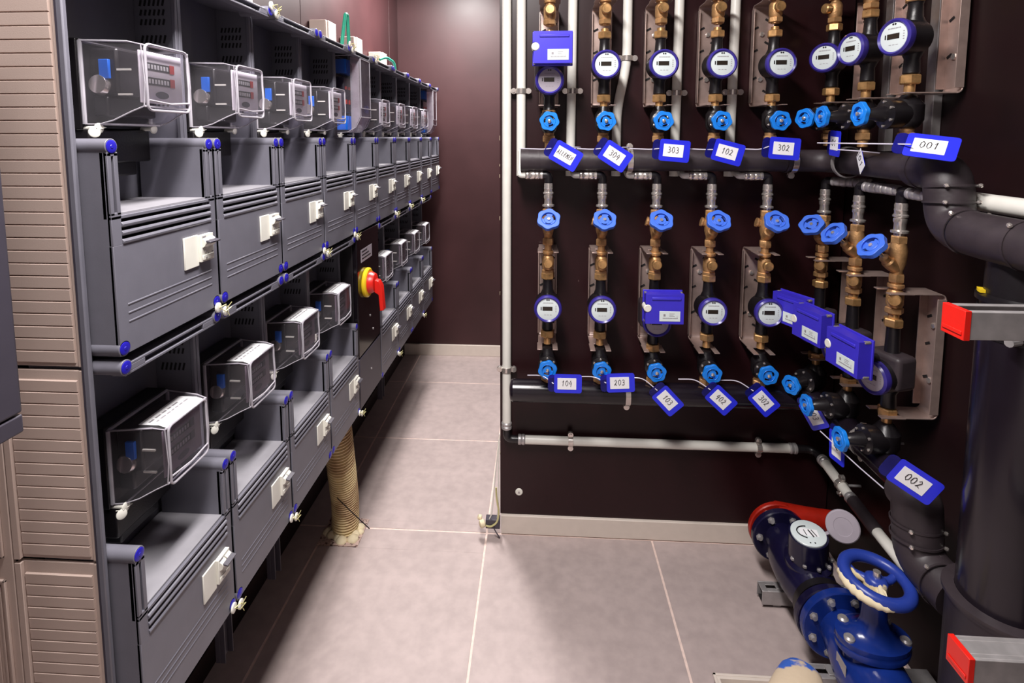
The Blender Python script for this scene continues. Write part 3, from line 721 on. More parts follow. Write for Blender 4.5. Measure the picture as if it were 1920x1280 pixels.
def make_angle(sg=-1):
    """brass slanted-seat valve with cobalt wheel and nickel press fittings; origin on the axis at wheel height"""
    t = thing('angle_valve', '', 'valve')
    g = G(); hexnut(g, .014, .034, .0195); g.lathe([(.0135, -.08), (.0135, -.055), (.019, -.035), (.021, -.005), (.017, .016)], (0, 0, 0), (0, 0, 1), n=20)
    hexnut(g, -.086, -.064, .0185); g.cyl((0, 0, -.105), (0, 0, -.08), .0115, n=16)
    d = Vector((0, -.76, .65)).normalized()
    g.lathe([(.013, 0), (.016, .02), (.016, .036), (.012, .040), (.012, .052)], (0, 0, -.055), tuple(d), n=20)
    g.lathe([(.012, 0), (.012, .020), (.015, .022), (.015, .028)], (-.004, -.0, -.012), (-.9, .1, .25), n=16)
    g.build('body', 'rbrass', t)
    g = G(); g.cyl(Vector((0, 0, -.055)) + d * .05, Vector((0, 0, -.055)) + d * .105, .005, n=10); g.build('spindle', 'chrome', t)
    g = G(); wheel(g, Vector((0, 0, -.055)) + d * .098 , d, .0360, .014, ph=random.random() * 2); g.build('handwheel', 'wheel2', t, bevel=.0012)
    g = G(); P_ = [(.0125, .032), (.0125, .040), (.020, .042), (.020, .047), (.0135, .050), (.0135, .066), (.0155, .070), (.0155, .078), (.0135, .080), (.0175, .083), (.0175, .087), (.0145, .090), (.0145, .098), (.0155, .100), (.0145, .104), (.0150, .112), (.0135, .118)]
    g.lathe(P_, (0, 0, 0), (0, 0, 1), n=24); g.build('press_fitting', 'chrome', t)
    g = G(); g.tube(fillet([(0, 0, .112), (0, 0, .144), (.020 * sg, 0, .144)], .022, 6), .0135, 14); g.build('elbow', 'black', t)
    g = G(); P2 = [(.0125, 0), (.0145, .002), (.0145, .008), (.0125, .010), (.0145, .014), (.0145, .024), (.0125, .027), (.015, .029), (.015, .041), (.013, .044), (.0145, .048), (.0145, .054), (.012, .058)]
    g.lathe(P2, (.018 * sg, 0, .144), (sg, .0, 0), n=20)
    if sg > 0: g.lathe([(r_, h_ + .056) for r_, h_ in P2], (.018, 0, .144), (1, 0, 0), n=20)
    g.build('side_fitting', 'chrome' if sg < 0 else 'zinc', t)
    if sg < 0: g = G(); g.tube(fillet([(-.075, 0, .144), (-.092, 0, .144), (-.092, .06, .16), (-.092, .075, .22)], .02), .0105, 10); g.build('feed_pipe', 'wpipe', t)
    else: g = G(); g.cyl((.125, 0, .144), (.165, 0, .144), .0105, n=10); g.build('feed_pipe', 'rubber', t)
    return t
# placement helpers
def cols():
    for i, x in enumerate(COLX): yield ('board', i, x, AY, 0.)
    for i, y in enumerate(RY): yield ('side', i, AX, y, R(-90))
NAMEU = ['ALLEMEN', '304', '303', '102', '302']
NAMEL = ['104', '203', '103', '402', '302']
def where(kind, i):
    if kind == 'board': return f'{ORD[i]} board column'
    return ['farthest side-wall column', 'middle side-wall column', 'nearest side-wall column'][i]
HUp, HLo = .326, .326
for kind, i, x, y, rz in cols():
    w = where(kind, i); bd_ = kind == 'board'
    mrz = rz + (R(0) if kind == 'board' else (R(40), R(15), R(17))[i])
    wrz = rz + (R(-8) * (i > 1) if kind == 'board' else (R(40), R(6), R(7))[i])
    wrz = rz + (0 if kind == 'board' else (R(30), R(3), R(3))[i])
    # upper row
    place('brU', make_bracket, (x, y, 1.7245 if bd_ else 1.732), f'tall stainless steel bracket of the {w}, upper row', 'upper steel brackets', HUp); 
    bo = [o for o in COL.objects if o.name.startswith('wall_bracket')][-1]
    def setrot(o, a): o.rotation_euler = (0, 0, a); return o
    place_last = lambda: None
    o = protos['brU'] if (kind, i) == ('board', 0) else bo
    boxedU = kind == 'board' and i == 0
    zz = (1.684 if bd_ else 1.704) if not boxedU else 1.637
    o2 = place('mB' if boxedU else 'mO', make_water_meter, (x, y, zz), (f'grey-dialled water meter half hidden under a blue box, {w}, upper row' if boxedU else f'round water meter with blue rim, {w}, upper row'), 'upper round water meters', 'boxed' if boxedU else 'open')
    setrot(o2, mrz)
    o3 = place('ck', make_check, (x, y, 1.857), f'brass check valve with round knob, top of the {w}, upper row', 'upper brass check valves'); setrot(o3, rz + (R(12) if kind == 'side' else R(0)))
    o4 = place('stU' if bd_ else 'stUs', make_stop, (x, y, 1.511 if bd_ else 1.519), f'black stop valve with sky-blue handwheel, {w}, above the upper pipe', 'upper black stop valves', .085, .068 if bd_ else .118, 1.0 if bd_ else 1.25); setrot(o4, wrz)
    # lower row
    o5 = place('brL', make_bracket, (x, y, .926 if bd_ else .905), f'tall stainless steel bracket of the {w}, lower row', 'lower steel brackets', HLo)
    boxedL = (kind == 'board' and i == 2) or kind == 'side'
    zz = .908 if not boxedL else (.868 if bd_ else .845)
    o6 = place('mB' if boxedL else 'mO', make_water_meter, (x, y, zz), (f'grey-dialled water meter half hidden under a blue box, {w}, lower row' if boxedL else f'round water meter with blue rim, {w}, lower row'), 'lower round water meters', 'boxed' if boxedL else 'open'); setrot(o6, mrz)
    o7 = place('ck', make_check, (x, y, 1.052), f'brass check valve with round knob, {w}, under the slanted valve', 'lower brass check valves'); setrot(o7, rz + (R(55) if kind == 'side' else 0))
    o8 = place('stL' if bd_ else 'stLs', make_stop, (x, y, .710 if bd_ else .668), f'black stop valve with sky-blue handwheel, {w}, above the lower pipe', 'lower black stop valves', .075 if bd_ else .07, .068 if bd_ else .118, 1.0 if bd_ else 1.25); setrot(o8, wrz)
    o9 = place('an' if bd_ else 'ans', make_angle, (x, y, 1.194 if bd_ else 1.178), f'brass slanted valve with cobalt-blue handwheel, {w}', 'slanted brass valves', -1 if bd_ else 1); setrot(o9, rz + (0 if kind == 'board' else R((38, 12, 10)[i])))
    for q, a in ((o, rz), (o5, rz)): setrot(q, a)
    for flag, zc, rw in ((boxedU, 1.762, 'upper'), (boxedL, .905, 'lower')):
        if not flag: continue
        d = .098 if kind == 'board' else .092
        a = mrz + (0 if kind == 'board' else R(4))
        off = Vector((.008, -d, 0)); off.rotate(Matrix.Rotation(a, 3, 'Z'))
        if bd_: zc = 1.728 if i == 0 else .935
        loc = (x + off.x, y + off.y, zc) if bd_ else ((.795, 1.685, .925), (.795, 1.56, .922), (.80, 1.385, .914))[i]
        if not bd_: a = rz + R((24, 12, 8)[i])
        q = place('mod', make_module, loc, f'deep blue transmitter box with white label on the {w}, {rw} row', 'blue transmitter boxes'); setrot(q, a)

# manifolds
def ringband(g, c, ax, r, w, t=.003, n=28): g.lathe([(r, -w / 2), (r + t, -w / 2), (r + t, w / 2), (r, w / 2)], c, ax, n=n, closed=True)
def pipe_clamp(label, c, ax, out, r, group=None, wall=.03):
    """two-part clamp: band, ears with screws, and a threaded stub to the wall along 'out'"""
    t = thing('pipe_clamp', label, 'pipe clamp', c, group=group)
    ax = Vector(ax); out = Vector(out); sd = ax.cross(out)
    g = G(); ringband(g, (0, 0, 0), ax, r, .017, .003)
    for s in (-1, 1):
        c0 = sd * (s * (r + .009)); 
        g.cyl(c0 - out * .006, c0 + out * .006, .0100, n=12)
    g.build('band', 'chrome', t, bevel=.0004)
    g = G()
    c0 = sd * (r + .009); g.cyl(c0 - out * .005, c0 - out * .011, .005, n=10); g.build('screw', 'chrome', t)
    g = G(); g.cyl(out * (r + .001), out * wall, .004, n=8); g.build('stud', 'zinc', t)
    return t
t = thing('upper_manifold', 'thick black insulated pipe running across the board under the upper valves', 'pipe', (0, 0, 0))
g = G(); pth = fillet([(-.058, AY, 1.387), (AX, AY + .0, 1.387), (AX, 1.36, 1.387)], .09, 8); g.tube(pth, .035, 28); g.build('pipe', 'rubber', t)
for x, w_, h_ in ((0.0, .006, .0025), (-.045, .026, .0015), (.78, .006, .004)): g = G(); ringband(g, (x, AY, 1.387), (1, 0, 0), .0347, w_, h_); g.build('joint_band', 'rubber', t)
g = G(); ringband(g, (AX, 1.655, 1.387), (0, 1, 0), .043, .012, .004); g.build('pipe_sleeve', 'zinc', t)
t2 = thing('lower_manifold', 'thick black insulated pipe running across the board under the lower valves', 'pipe', (0, 0, 0))
g = G(); pth = fillet([(-.082, AY, .605), (AX, AY, .605), (AX, 1.30, .605)], .09, 8); g.tube(pth, .0375, 28); g.lathe([(.0375, 0), (.034, .008), (.02, .012)], (-.082, AY, .605), (-1, 0, 0), n=28); g.build('pipe', 'pvc', t2)
for x in (-.022, -.012): g = G(); ringband(g, (x, AY, .605), (1, 0, 0), .037, .004, .0016); g.build('joint_band', 'pvc', t2)
for x in (.30,):
    pipe_clamp('galvanised clamp holding the lower black pipe beside tag 203', (x, AY, .605), (1, 0, 0), (0, 1, 0), .038, wall=.11)
pipe_clamp('galvanised clamp holding the upper black pipe beside tag 304', (.292, AY, 1.387), (1, 0, 0), (0, 1, 0), .036, wall=.11)
pipe_clamp('galvanised clamp around the lower black pipe on the right wall', (AX, 1.50, .605), (0, -1, 0), (1, 0, 0), .038, wall=.11)
pipe_clamp('galvanised clamp around the upper black pipe just before the board corner', (.80, AY, 1.387), (1, 0, 0), (0, 1, 0), .038, wall=.11)

# insulated bends at the right, with clips
def insul(name, label, pts, r, joints, fr=.07, m='rubber', clips=True):
    t = thing(name, label, 'pipe', (0, 0, 0))
    P_ = fillet(pts, fr, 7); g = G(); g.tube(P_, r, 28); g.build('pipe', m, t)
    for (c, ax) in joints: g = G(); ringband(g, c, ax, r, .005, .0022); g.build('glued_seam', m, t)
    if clips:
        for (c, ax) in joints:
            a = Vector(ax).normalized(); u = Vector((0, -.35, 1)); u = (u - a * u.dot(a)).normalized(); v = a.cross(u)
            for s in (-1, 1):
                p = Vector(c) + (u * .72 + v * s * .68).normalized() * (r + .003)
                g = G(); g.lathe([(.0045, 0), (.005, .004), (.003, .007)], tuple(p), tuple(u + v * s * .6), n=10); g.build('clip', 'chrome', t)
    return t
insul('insulated_bend', 'black insulated bend falling from the upper pipe and turning to the right edge',
      [(AX, 1.36, 1.387), (AX, 1.262, 1.387), (AX, 1.245, 1.262), (.90, 1.13, 1.262), (.90, .60, 1.262)], .0465,
      [((AX, 1.335, 1.387), (0, 1, 0)), ((AX, 1.252, 1.352), (0, .15, 1)), ((AX - .004, 1.247, 1.318), (0, .1, 1)), ((.904, 1.175, 1.262), (.1, 1, 0)), ((.90, 1.03, 1.262), (0, 1, 0))])
insul('insulated_bend', 'black insulated bend falling from the lower pipe behind the blue handwheel',
      [(AX - .012, 1.30, .605), (AX - .014, 1.262, .605), (AX - .010, 1.25, .462), (.925, 1.15, .452)], .0515,
      [((AX - .014, 1.258, .548), (0, .1, 1)), ((AX - .015, 1.252, .515), (0, .1, 1)), ((.914, 1.175, .458), (.05, 1, 0))])
# big riser at the right edge
t = thing('thick_riser_pipe', 'very thick black plastic riser pipe at the right edge of the photo', 'pipe', (.950, 1.075, 0))
g = G(); g.cyl((0, 0, .0), (0, 0, 1.10), .074, n=48); g.build('pipe', 'pvc', t)
for k in range(6): g = G(); ringband(g, (0, 0, 1.075 + .010 * k), (0, 0, 1), .072, .006, .004, n=40); g.build('thread_ring', 'black', t)
g = G(); g.lathe([(.072, 1.09), (.072, 1.140), (.080, 1.142), (.080, 1.152), (.068, 1.155), (.066, 1.25)], (0, 0, 0), (0, 0, 1), n=40); g.build('threaded_collar', 'black', t)
g = G(); g.box(-.030, .0, -.088, -.072, 1.075, 1.088); g.build('tightening_block', 'chrome', t)
g = G(); g.cyl((-.06, -.055, 1.085), (-.085, -.065, 1.085), .008, n=10); g.build('tightening_bolt', 'zinc', t)
g = G(); g.m = Matrix.Translation((0, 0, 1.158)) @ Matrix.Rotation(R(90), 4, 'X'); g.polar(.068, .077, R(196), R(216), 10, -.003, .003); g.build('yellow_sealing', 'yellow', t)
g = G(); g.lathe([(.0745, .0), (.086, .0), (.088, .50), (.096, .512), (.096, .520), (.0745, .523)], (0, 0, 0), (0, 0, 1), n=40, closed=True); g.build('insulation_shell', 'rubber', t)
for k, (x, y, z1) in enumerate(((1.0, 1.475, 1.42), (1.0, 1.66, 1.42))):
    t = thing('vertical_rail', f'narrow galvanised vertical rail behind the side-wall water columns, {["nearer","farther"][k]} one', 'rail', (1.018, y, z1), group='vertical rails on the right wall')
    g = G(); g.box(-.006, .017, -.016, .016, 0, .95); g.build('channel', 'zinc', t, bevel=.0015)
# struts with red caps
for z, w, L, X0 in ((1.178, 'upper', .43, .597), (.648, 'lower', .385, .643)):
    t = thing('mounting_rail', f'galvanised channel rail with bright red end cap, {w} one at the right edge', 'rail', (X0, .79, z), group='channel rails with red caps')
    g = G(); g.box(.008, L, -.0205, -.018, 0, .041); g.box(.008, L, .018, .0205, 0, .041); g.box(.008, L, -.018, .018, 0, .0025); g.box(.008, L, -.018, -.011, .0385, .041); g.box(.008, L, .011, .018, .0385, .041)
    if w == 'lower': g.box(.008, L, -.011, .011, .0385, .041)
    g.build('channel', 'zinc', t, bevel=.0015)
    g = G(); g.box(0, .009, -.0215, .0215, -.001, .042); g.box(-.0015, 0, -.018, .018, .006, .012); g.build('end_cap', 'red', t, bevel=.0015)

# ---------------------------------------------------------------- white pipes on the board
def wpipe(label, pts, r=.0158, fr=.04, ends=()):
    t = thing('white_pipe', label, 'pipe', (0, 0, 0))
    g = G(); g.tube(fillet(pts, fr, 8), r, 20); g.build('pipe', 'wpipe', t)
    for (p, ax) in ends:
        g = G(); g.lathe([(r + .001, 0), (r + .003, .002), (r + .003, .010), (r + .001, .012), (r + .003, .016), (r + .003, .022), (r, .026)], p, ax, n=20); g.build('press_fitting', 'zinc', t)
    return t
WY = 1.842
wpipe('white pipe along the left edge of the brown board, from top to low elbow', [(-.109, WY, 2.30), (-.109, WY, .44)], .0155, ends=[((-.109, WY, .418), (0, 0, 1))])
tb('pipe_elbow', 'dark elbow joining the left white pipe to the horizontal white pipe', 'pipe elbow', [(-.109, WY, .425), (-.109, WY, .378), (-.065, WY, .378)], .0135, 'black', 14, .03)
wpipe('horizontal white pipe low on the brown board', [(-.055, WY, .378), (.885, WY, .378)], .0155, ends=[((-.068, WY, .378), (1, 0, 0)), ((.905, WY, .378), (-1, 0, 0))])
tb('pipe_elbow', 'dark elbow turning the horizontal white pipe in the board corner', 'pipe elbow', [(.90, WY, .378), (.965, WY, .376), (.968, 1.78, .37)], .0135, 'black', 14, .04)
wpipe('white pipe running forward along the right wall behind the red flange', [(.968, 1.77, .37), (.968, 1.62, .352)], .0155, ends=[((.968, 1.795, .371), (0, -1, 0)), ((.968, 1.605, .352), (0, 1, 0))])
pipe_clamp('galvanised clamp on the white pipe in front of the right wall', (.968, 1.675, .358), (0, 1, 0), (1, 0, 0), .016, wall=.06)
tb('dark_branch_pipe', 'dark pipe piece linking the two white pipes on the right wall', 'pipe', [(.968, 1.61, .352), (.968, 1.56, .348), (.968, 1.49, .343)], .019, 'rubber', 14, .03)
wpipe('white pipe ending behind the blue handwheel and the black bend', [(.968, 1.50, .343), (.968, 1.30, .335)], .0155)
names = ['white pipe just right of the left edge pipe, behind the upper black pipe', 'white pipe between the first and second water columns', 'white pipe with a bend between the second and third water columns', 'white pipe between the third and fourth water columns', 'white pipe between the fourth and fifth water columns']
pp = [[(-.060, WY, 2.3), (-.060, WY, 1.33)],
      [(.113, WY, 2.3), (.108, WY, 1.33)],
      [(.290, WY, 2.3), (.292, WY, 1.70), (.262, WY, 1.56), (.262, WY, 1.33)],
      [(.461, WY, 2.3), (.456, WY, 1.33)],
      [(.641, WY, 2.3), (.637, WY, 1.33)]]
for nme, p in zip(names, pp): wpipe(nme, p, .0155, .06)
for k, (x, z) in enumerate(((-.060, 1.616), (.113, 1.615), (.292, 1.722), (.457, 1.607), (.639, 1.609))):
    pipe_clamp(f'galvanised clamp on the {ORD[k]} of the five white pipes between the upper columns', (x, WY, z), (0, 0, 1), (0, 1, 0), .016, 'clamps on the upper white pipes')
pipe_clamp('galvanised clamp low on the white pipe at the left board edge', (-.109, WY, .64), (0, 0, 1), (0, 1, 0), .016)
pipe_clamp('galvanised clamp on the left part of the low horizontal white pipe', (.120, WY, .378), (1, 0, 0), (0, 1, 0), .016)
pipe_clamp('galvanised clamp on the right part of the low horizontal white pipe', (.775, WY, .378), (1, 0, 0), (0, 1, 0), .016)
wpipe('thick cream pipe passing behind the insulated bend to the right edge', [(.985, 1.32, 1.318), (.985, .70, 1.318)], .02)

# ---------------------------------------------------------------- handwritten tags
STROKES = {
 '0': [[(.5, 1), (.15, .8), (.1, .3), (.45, 0), (.85, .25), (.85, .75), (.5, 1)]],
 '1': [[(.25, .68), (.6, 1), (.5, 0)]],
 '2': [[(.15, .75), (.45, 1), (.8, .75), (.5, .35), (.1, .02), (.35, .15), (.9, .0)]],
 '3': [[(.1, .9), (.4, 1), (.75, .85), (.7, .62), (.35, .52), (.75, .45), (.85, .2), (.5, 0), (.1, .1)]],
 '4': [[(.5, 1), (.1, .4), (.85, .45)], [(.75, .75), (.6, -.1)]],
 'A': [[(.05, 0), (.45, 1), (.8, 0)], [(.2, .4), (.7, .4)]],
 'L': [[(.3, 1), (.15, .05), (.75, .08)]],
 'E': [[(.8, .95), (.25, .9), (.15, .05), (.75, .02)], [(.2, .5), (.65, .52)]],
 'M': [[(.05, 0), (.2, .9), (.45, .4), (.75, .95), (.85, 0)]],
 'N': [[(.1, 0), (.2, .9), (.7, .1), (.8, .95)]],
}
def write(text, h, w, thick, y):
    """handwritten strokes as thin raised ribbons, centred, in the x-z plane"""
    g = G(); n = len(text); adv = w / n
    for k, ch in enumerate(text):
        x0 = -w / 2 + adv * k
        for st in STROKES[ch]:
            g.tube([(x0 + (px * .82 + .09 + (pz - .5) * .12) * adv, y, (pz - .5) * h) for px, pz in st], thick, 5)
    return g
def make_tag(text, c, yaw, roll, label, size=(.112, .066), ties=(), pitch=0):
    t = thing('name_tag', label, 'tag', c, group='blue handwritten tags')
    m = Matrix.Rotation(yaw, 4, 'Z') @ Matrix.Rotation(pitch, 4, 'X') @ Matrix.Rotation(roll, 4, 'Y')
    w, h = size[0] / 2, size[1] / 2
    def rr(x0, x1, z0, z1, r):
        P_ = []
        for cx, cz, a in ((x1 - r, z1 - r, 0), (x0 + r, z1 - r, 90), (x0 + r, z0 + r, 180), (x1 - r, z0 + r, 270)):
            for k in range(4): q = R(a + k * 30); P_.append((cx + r * math.cos(q), cz + r * math.sin(q)))
        return P_
    xs_ = -w + size[0] * .24
    g = G(); g.m = m; g.prism(rr(xs_ - .006, w, -h, h, .007), -.0008, .0008, 'y'); p = g.build('plate', 'tag', t)
    g = G(); g.m = m; g.prism(rr(-w, xs_ + .0, -h * .92, h * .92, .012), -.0006, .0006, 'y'); g.build('clear_end', 'tagclear', t)
    g = G(); g.m = m; cx = w * .12; g.prism(rr(cx - .030, cx + .030, -.019, .019, .001), -.0016, -.0008, 'y'); l = g.build('paper_insert', 'paper', t)
    g = write(text, .018 if len(text) < 5 else .015, (.036 if len(text) < 5 else .054), .0009, 0)
    q = G(); q.m = m @ Matrix.Translation((cx, -.0019, .002)); q.add(g.v, g.f); q.build('handwriting', 'ink', l)
    for tp in ties:
        g = G(); g.tube(fillet(tp, .02, 4), .0016, 6); g.build('tie', 'tie', t)
    return t
# upper tags hang in front of the manifold; ties run along its top
TY = 1.665
def ties_for(dx0, dx1, dz, back=.03): return [[(dx0, back, dz), (dx1, -.004, dz * .8)]]
up = [('ALLEMEN', .075, 1.409, 30), ('304', .226, 1.409, 33), ('303', .402, 1.421, 5), ('102', .562, 1.418, 15), ('302', .727, 1.428, 4)]
for k, (s, x, z, a) in enumerate(up):
    make_tag(s, (x, TY, z), 0, R(a), f'blue plastic tag reading {s}, {ORD[k]} from the left on the upper black pipe', ties=[[(-.135 if k == 0 else -.12, .03, 1.426 - z), (-.06, .002, 1.424 - z), (-.036, -.002, .018 if a > 20 else .006)], [(.03, .012, 1.43 - z), (.055, .03, 1.43 - z), (.06, .06, 1.426 - z)]])
lo = [('104', .088, .675, 0), ('203', .255, .682, -3), ('103', .408, .634, 47), ('402', .573, .641, 43), ('302', .705, .641, 47)]
for k, (s, x, z, a) in enumerate(lo):
    tz = .692 - z
    make_tag(s, (x, TY, z), 0, R(a), f'blue plastic tag reading {s}, {ORD[k]} from the left over the lower black pipe', size=(.108, .062), ties=[[(-.12, .03, tz - .006), (-.07, .02, tz), (-.036 if a < 20 else -.028, -.003, .0 if a < 20 else .028)]])
make_tag('01', (.845, 1.60, 1.444), R(-100), R(3), 'blue tag seen almost edge-on beside the farthest side-wall column, upper pipe', size=(.10, .072))
make_tag('01', (.865, 1.50, 1.400), R(-103), R(50), 'small blue tag seen edge-on below the middle side-wall column, upper pipe', size=(.065, .036), ties=[[(-.05, .05, .028), (.0, .0, .024), (.03, -.03, .02)]])
make_tag('001', (.85, 1.24, 1.442), R(-34), R(10), 'blue plastic tag lying on the right end of the upper black pipe', size=(.116, .064), pitch=R(-38), ties=[[(-.10, .26, .004), (-.03, .0, .004)]])
make_tag('203', (.845, 1.635, .618), R(-48), R(55), 'blue tag tucked behind the middle side-wall handwheel, lower pipe', size=(.10, .058))
make_tag('4', (.822, 1.455, .622), R(-84), R(86), 'narrow blue tag hanging behind the nearest side-wall handwheel, lower pipe', size=(.10, .062), ties=[[(-.03, .03, .02), (.0, -.10, .0), (.0, -.20, .01)]])
make_tag('002', (.835, 1.19, .700), R(-20), R(29), 'blue plastic tag reading 002 above the lower insulated bend', size=(.115, .062))

# ---------------------------------------------------------------- floor-level water meter and gate valve
PX, PZ, DY = .788, .175, -.085
def flange(g, y, r, w, x=.788, z=PZ, n=36): g.lathe([(r - .003, -w / 2), (r, -w / 2 + .003), (r, w / 2 - .003), (r - .003, w / 2)], (x, y, z), (0, 1, 0), n=n)
def bolts(par, y0, y1, rr, n, m='zinc', ph=22.5, x=.788, z=PZ):
    for k in range(n):
        a = R(ph + 360 * k / n); p = (x + rr * math.cos(a), z + rr * math.sin(a)); g = G()
        g.cyl((p[0], y0, p[1]), (p[0], y1, p[1]), .0065, n=10)
        for yy, s in ((y0, 1), (y1, -1)): g.lathe([(.0115, 0), (.0115, .009)], (p[0], yy + s * .008, p[1]), (0, s, 0), n=6); 
        g.build('bolt', m, par)
t = thing('red_flanged_pipe', 'red painted flanged pipe behind the dark blue water meter', 'pipe', (0, 0, 0))
g = G(); flange(g, 1.795 + DY, .088, .018, z=PZ + .004); g.build('flange', 'redp', t)
g = G(); g.tube(fillet([(PX + .0, 1.80 + DY, PZ + .055), (.90, 1.795 + DY, PZ + .04), (1.03, 1.79 + DY, PZ + .03)], .03), .034, 20)
g.build('pipe', 'redp', t)
t = thing('flanged_water_meter', 'dark blue flanged water meter with white dial and open grey lid', 'water meter', (0, 0, 0))
g = G(); flange(g, 1.766 + DY, .088, .022); flange(g, 1.47 + DY, .088, .022)
g.lathe([(.050, 0), (.058, .03), (.072, .09), (.076, .145), (.072, .20), (.058, .25), (.050, .285)], (PX, 1.475 + DY, PZ), (0, 1, 0), n=32)
g.build('body', 'navy', t)
bolts(t, 1.745 + DY, 1.80 + DY, .068, 6, ph=0)
HY = 1.595 + DY
g = G(); g.lathe([(.060, 0), (.063, .01), (.063, .03), (.053, .04), (.051, .115)], (PX + .005, HY, PZ + .035), (-.10, -.12, 1), n=36); hd = g.build('register_housing', 'navy', t)
top = Vector((PX + .005, HY, PZ + .035)) + Vector((-.10, -.12, 1)).normalized() * .115
ax = Vector((-.10, -.12, 1)).normalized(); q4 = Matrix.Translation(top) @ Vector((0, 0, 1)).rotation_difference(ax).to_matrix().to_4x4()
g = G(); g.m = q4; g.lathe([(.046, 0), (.046, .004), (.043, .006)], (0, 0, 0), (0, 0, 1), n=36); dl = g.build('dial', 'dial', t)
g = G(); g.m = q4 @ Matrix.Translation((0, 0, .0062)); g.prism([(-.026, -.006), (.022, -.018), (.026, .006), (-.018, .018)], 0, .0006, 'z'); g.build('counter_window', 'paper', dl)
g = G(); g.m = q4 @ Matrix.Translation((0, 0, .0062)) @ Matrix.Rotation(-.3, 4, 'Z')
g.polar
for a0, a1, r0 in ((R(100), R(260), .030),):
    pts = [(r0 * math.cos(a0 + (a1 - a0) * k / 10), r0 * math.sin(a0 + (a1 - a0) * k / 10) * .7, .001) for k in range(11)]; g.tube(pts, .0016, 6)
g.tube([(-.012, .006, .001), (-.006, -.012, .001)], .0012, 5); g.tube([(.0, .008, .001), (.012, -.014, .001)], .002, 5); g.tube([(.008, .010, .001), (.020, -.010, .001)], .0014, 5)
g.lathe([(.002, 0), (.002, .001)], (.0, -.036, 0), (0, 0, 1), n=8); g.lathe([(.002, 0), (.002, .001)], (.012, -.034, 0), (0, 0, 1), n=8); g.build('dial_print', 'ink', dl)
g = G(); lc = top + Vector((.090, -.005, .034)); g.lathe([(.041, 0), (.043, .003), (.043, .009), (.040, .012), (.024, .0125), (.023, .0115)], lc, (-.35, -.85, .35), n=36); g.tube([top + Vector((.042, 0, .0)), lc + Vector((-.034, 0, -.022))], .005, 6); g.build('lid', 'ldial', t)
g = G(); ringband(g, (PX, HY - .09, PZ), (0, 1, 0), .070, .02, .004)
g.build('rubber_ring', 'black', t)
for k in range(5):
    a = R(200 + k * 35); g = G(); g.lathe([(.006, 0), (.006, .006), (.004, .008)], (PX + .005 + .058 * math.cos(a), HY + .058 * math.sin(a), PZ + .074), (-.1, -.12, 1), n=6); g.build('head_bolt', 'zinc', t)
# gate valve
t = thing('gate_valve', 'blue painted gate valve with plaster-splashed blue handwheel near the right wall', 'valve', (0, 0, 0))
VY = 1.228; PX = .803; RV = -.03
g = G(); flange(g, 1.362, .098, .022, x=PX)
g.lathe([(.052, 0), (.060, .05), (.074, .12), (.078, .17), (.074, .20), (.058, .26), (.052, .30)], (PX, 1.062, PZ), (0, 1, 0), n=32)
g.m = Matrix.Translation((PX, VY, 0)) @ Matrix.Diagonal((1.05, .72, 1, 1)); g.lathe([(.058, PZ), (.062, PZ + .065), (.078, PZ + .075), (.080, PZ + .088), (.078, PZ + .092), (.079, PZ + .095), (.079, PZ + .106), (.052, PZ + .112), (.034, PZ + .128), (.028, PZ + .15), (.026, PZ + .19)], (0, 0, 0), (0, 0, 1), n=32); g.m = Matrix()
g.build('body', 'bluep', t)
bolts(t, 1.342, 1.395, .078, 8, 'zinc', x=PX)
for (dx, dy) in ((-.064, -.018), (.064, -.018), (-.050, .034), (.050, .034)):
    g = G(); g.lathe([(.012, 0), (.012, .006), (.008, .010)], (PX + dx, VY + dy, PZ + .106), (0, 0, 1), n=14); g.build('bonnet_bolt', 'zinc', t)
g = G(); g.box(PX - .0735, PX - .0725 , VY - .028, VY + .012, PZ - .02, PZ + .045); g.m = Matrix(); g.build('rating_plate', 'zinc', t)
HZ = PZ + .247
g = G(); g.cyl((PX, VY, PZ + .18), (PX, VY, HZ + .02), .008, n=12); g.build('spindle', 'chrome', t)
hw = G(); RW = .067
def P3(a, r, dz=0): return (r * math.cos(a), r * math.sin(a), dz)
hw.tube([P3(2 * math.pi * k / 40, RW) for k in range(41)], .0140, 12, caps=False)
hw.lathe([(.020, -.016), (.024, -.010), (.024, .012), (.016, .018)], (0, 0, -.012), (0, 0, 1), n=20)
for k in range(3):
    a = R(20 + 120 * k); hw.tube([P3(a, .015, -.012), P3(a, .045, -.014), P3(a, RW, 0)], [.011, .009, .0085], 10)
w_ = hw.build('handwheel', 'wheelp', t, ang=60); w_.location = (PX, VY, HZ); w_.rotation_euler = (R(4), R(5), 0)
g = G(); pts = []; rr = []
for k in range(23):
    a = R(152 + 118 * k / 22); e = math.sin(math.pi * k / 22) ** .5
    pts.append(P3(a, RW + .0065, -.0045)); rr.append(.003 + .0095 * e + .0012 * math.sin(k * 2.7))
g.tube(pts, rr, 10); g.build('dried_plaster', 'dust', w_, ang=70); g = G(); g.tube([P3(R(262), .03, -.006), P3(R(258), .05, -.006), P3(R(262), .012, -.002)], [.009, .008, .006], 8)
g.build('dried_plaster', 'dust', w_, ang=70); g = G(); g.tube([P3(R(350), RW + .003, .001), P3(R(8), RW + .005, .002), P3(R(24), RW + .003, .0)], [.006, .0125, .006], 8)
q_ = g.build('dried_plaster', 'dust', w_, ang=70)
# near blue outlet bend at bottom
insul('blue_outlet_bend', 'blue painted pipe bend leaving the gate valve at the bottom edge', [(PX, 1.06, PZ), (PX, 1.02, PZ), (PX + .02, .97, PZ - .04), (PX + .02, .96, -.0)], .05, [((PX, 1.04, PZ), (0, 1, 0))], m='bluep', clips=False)
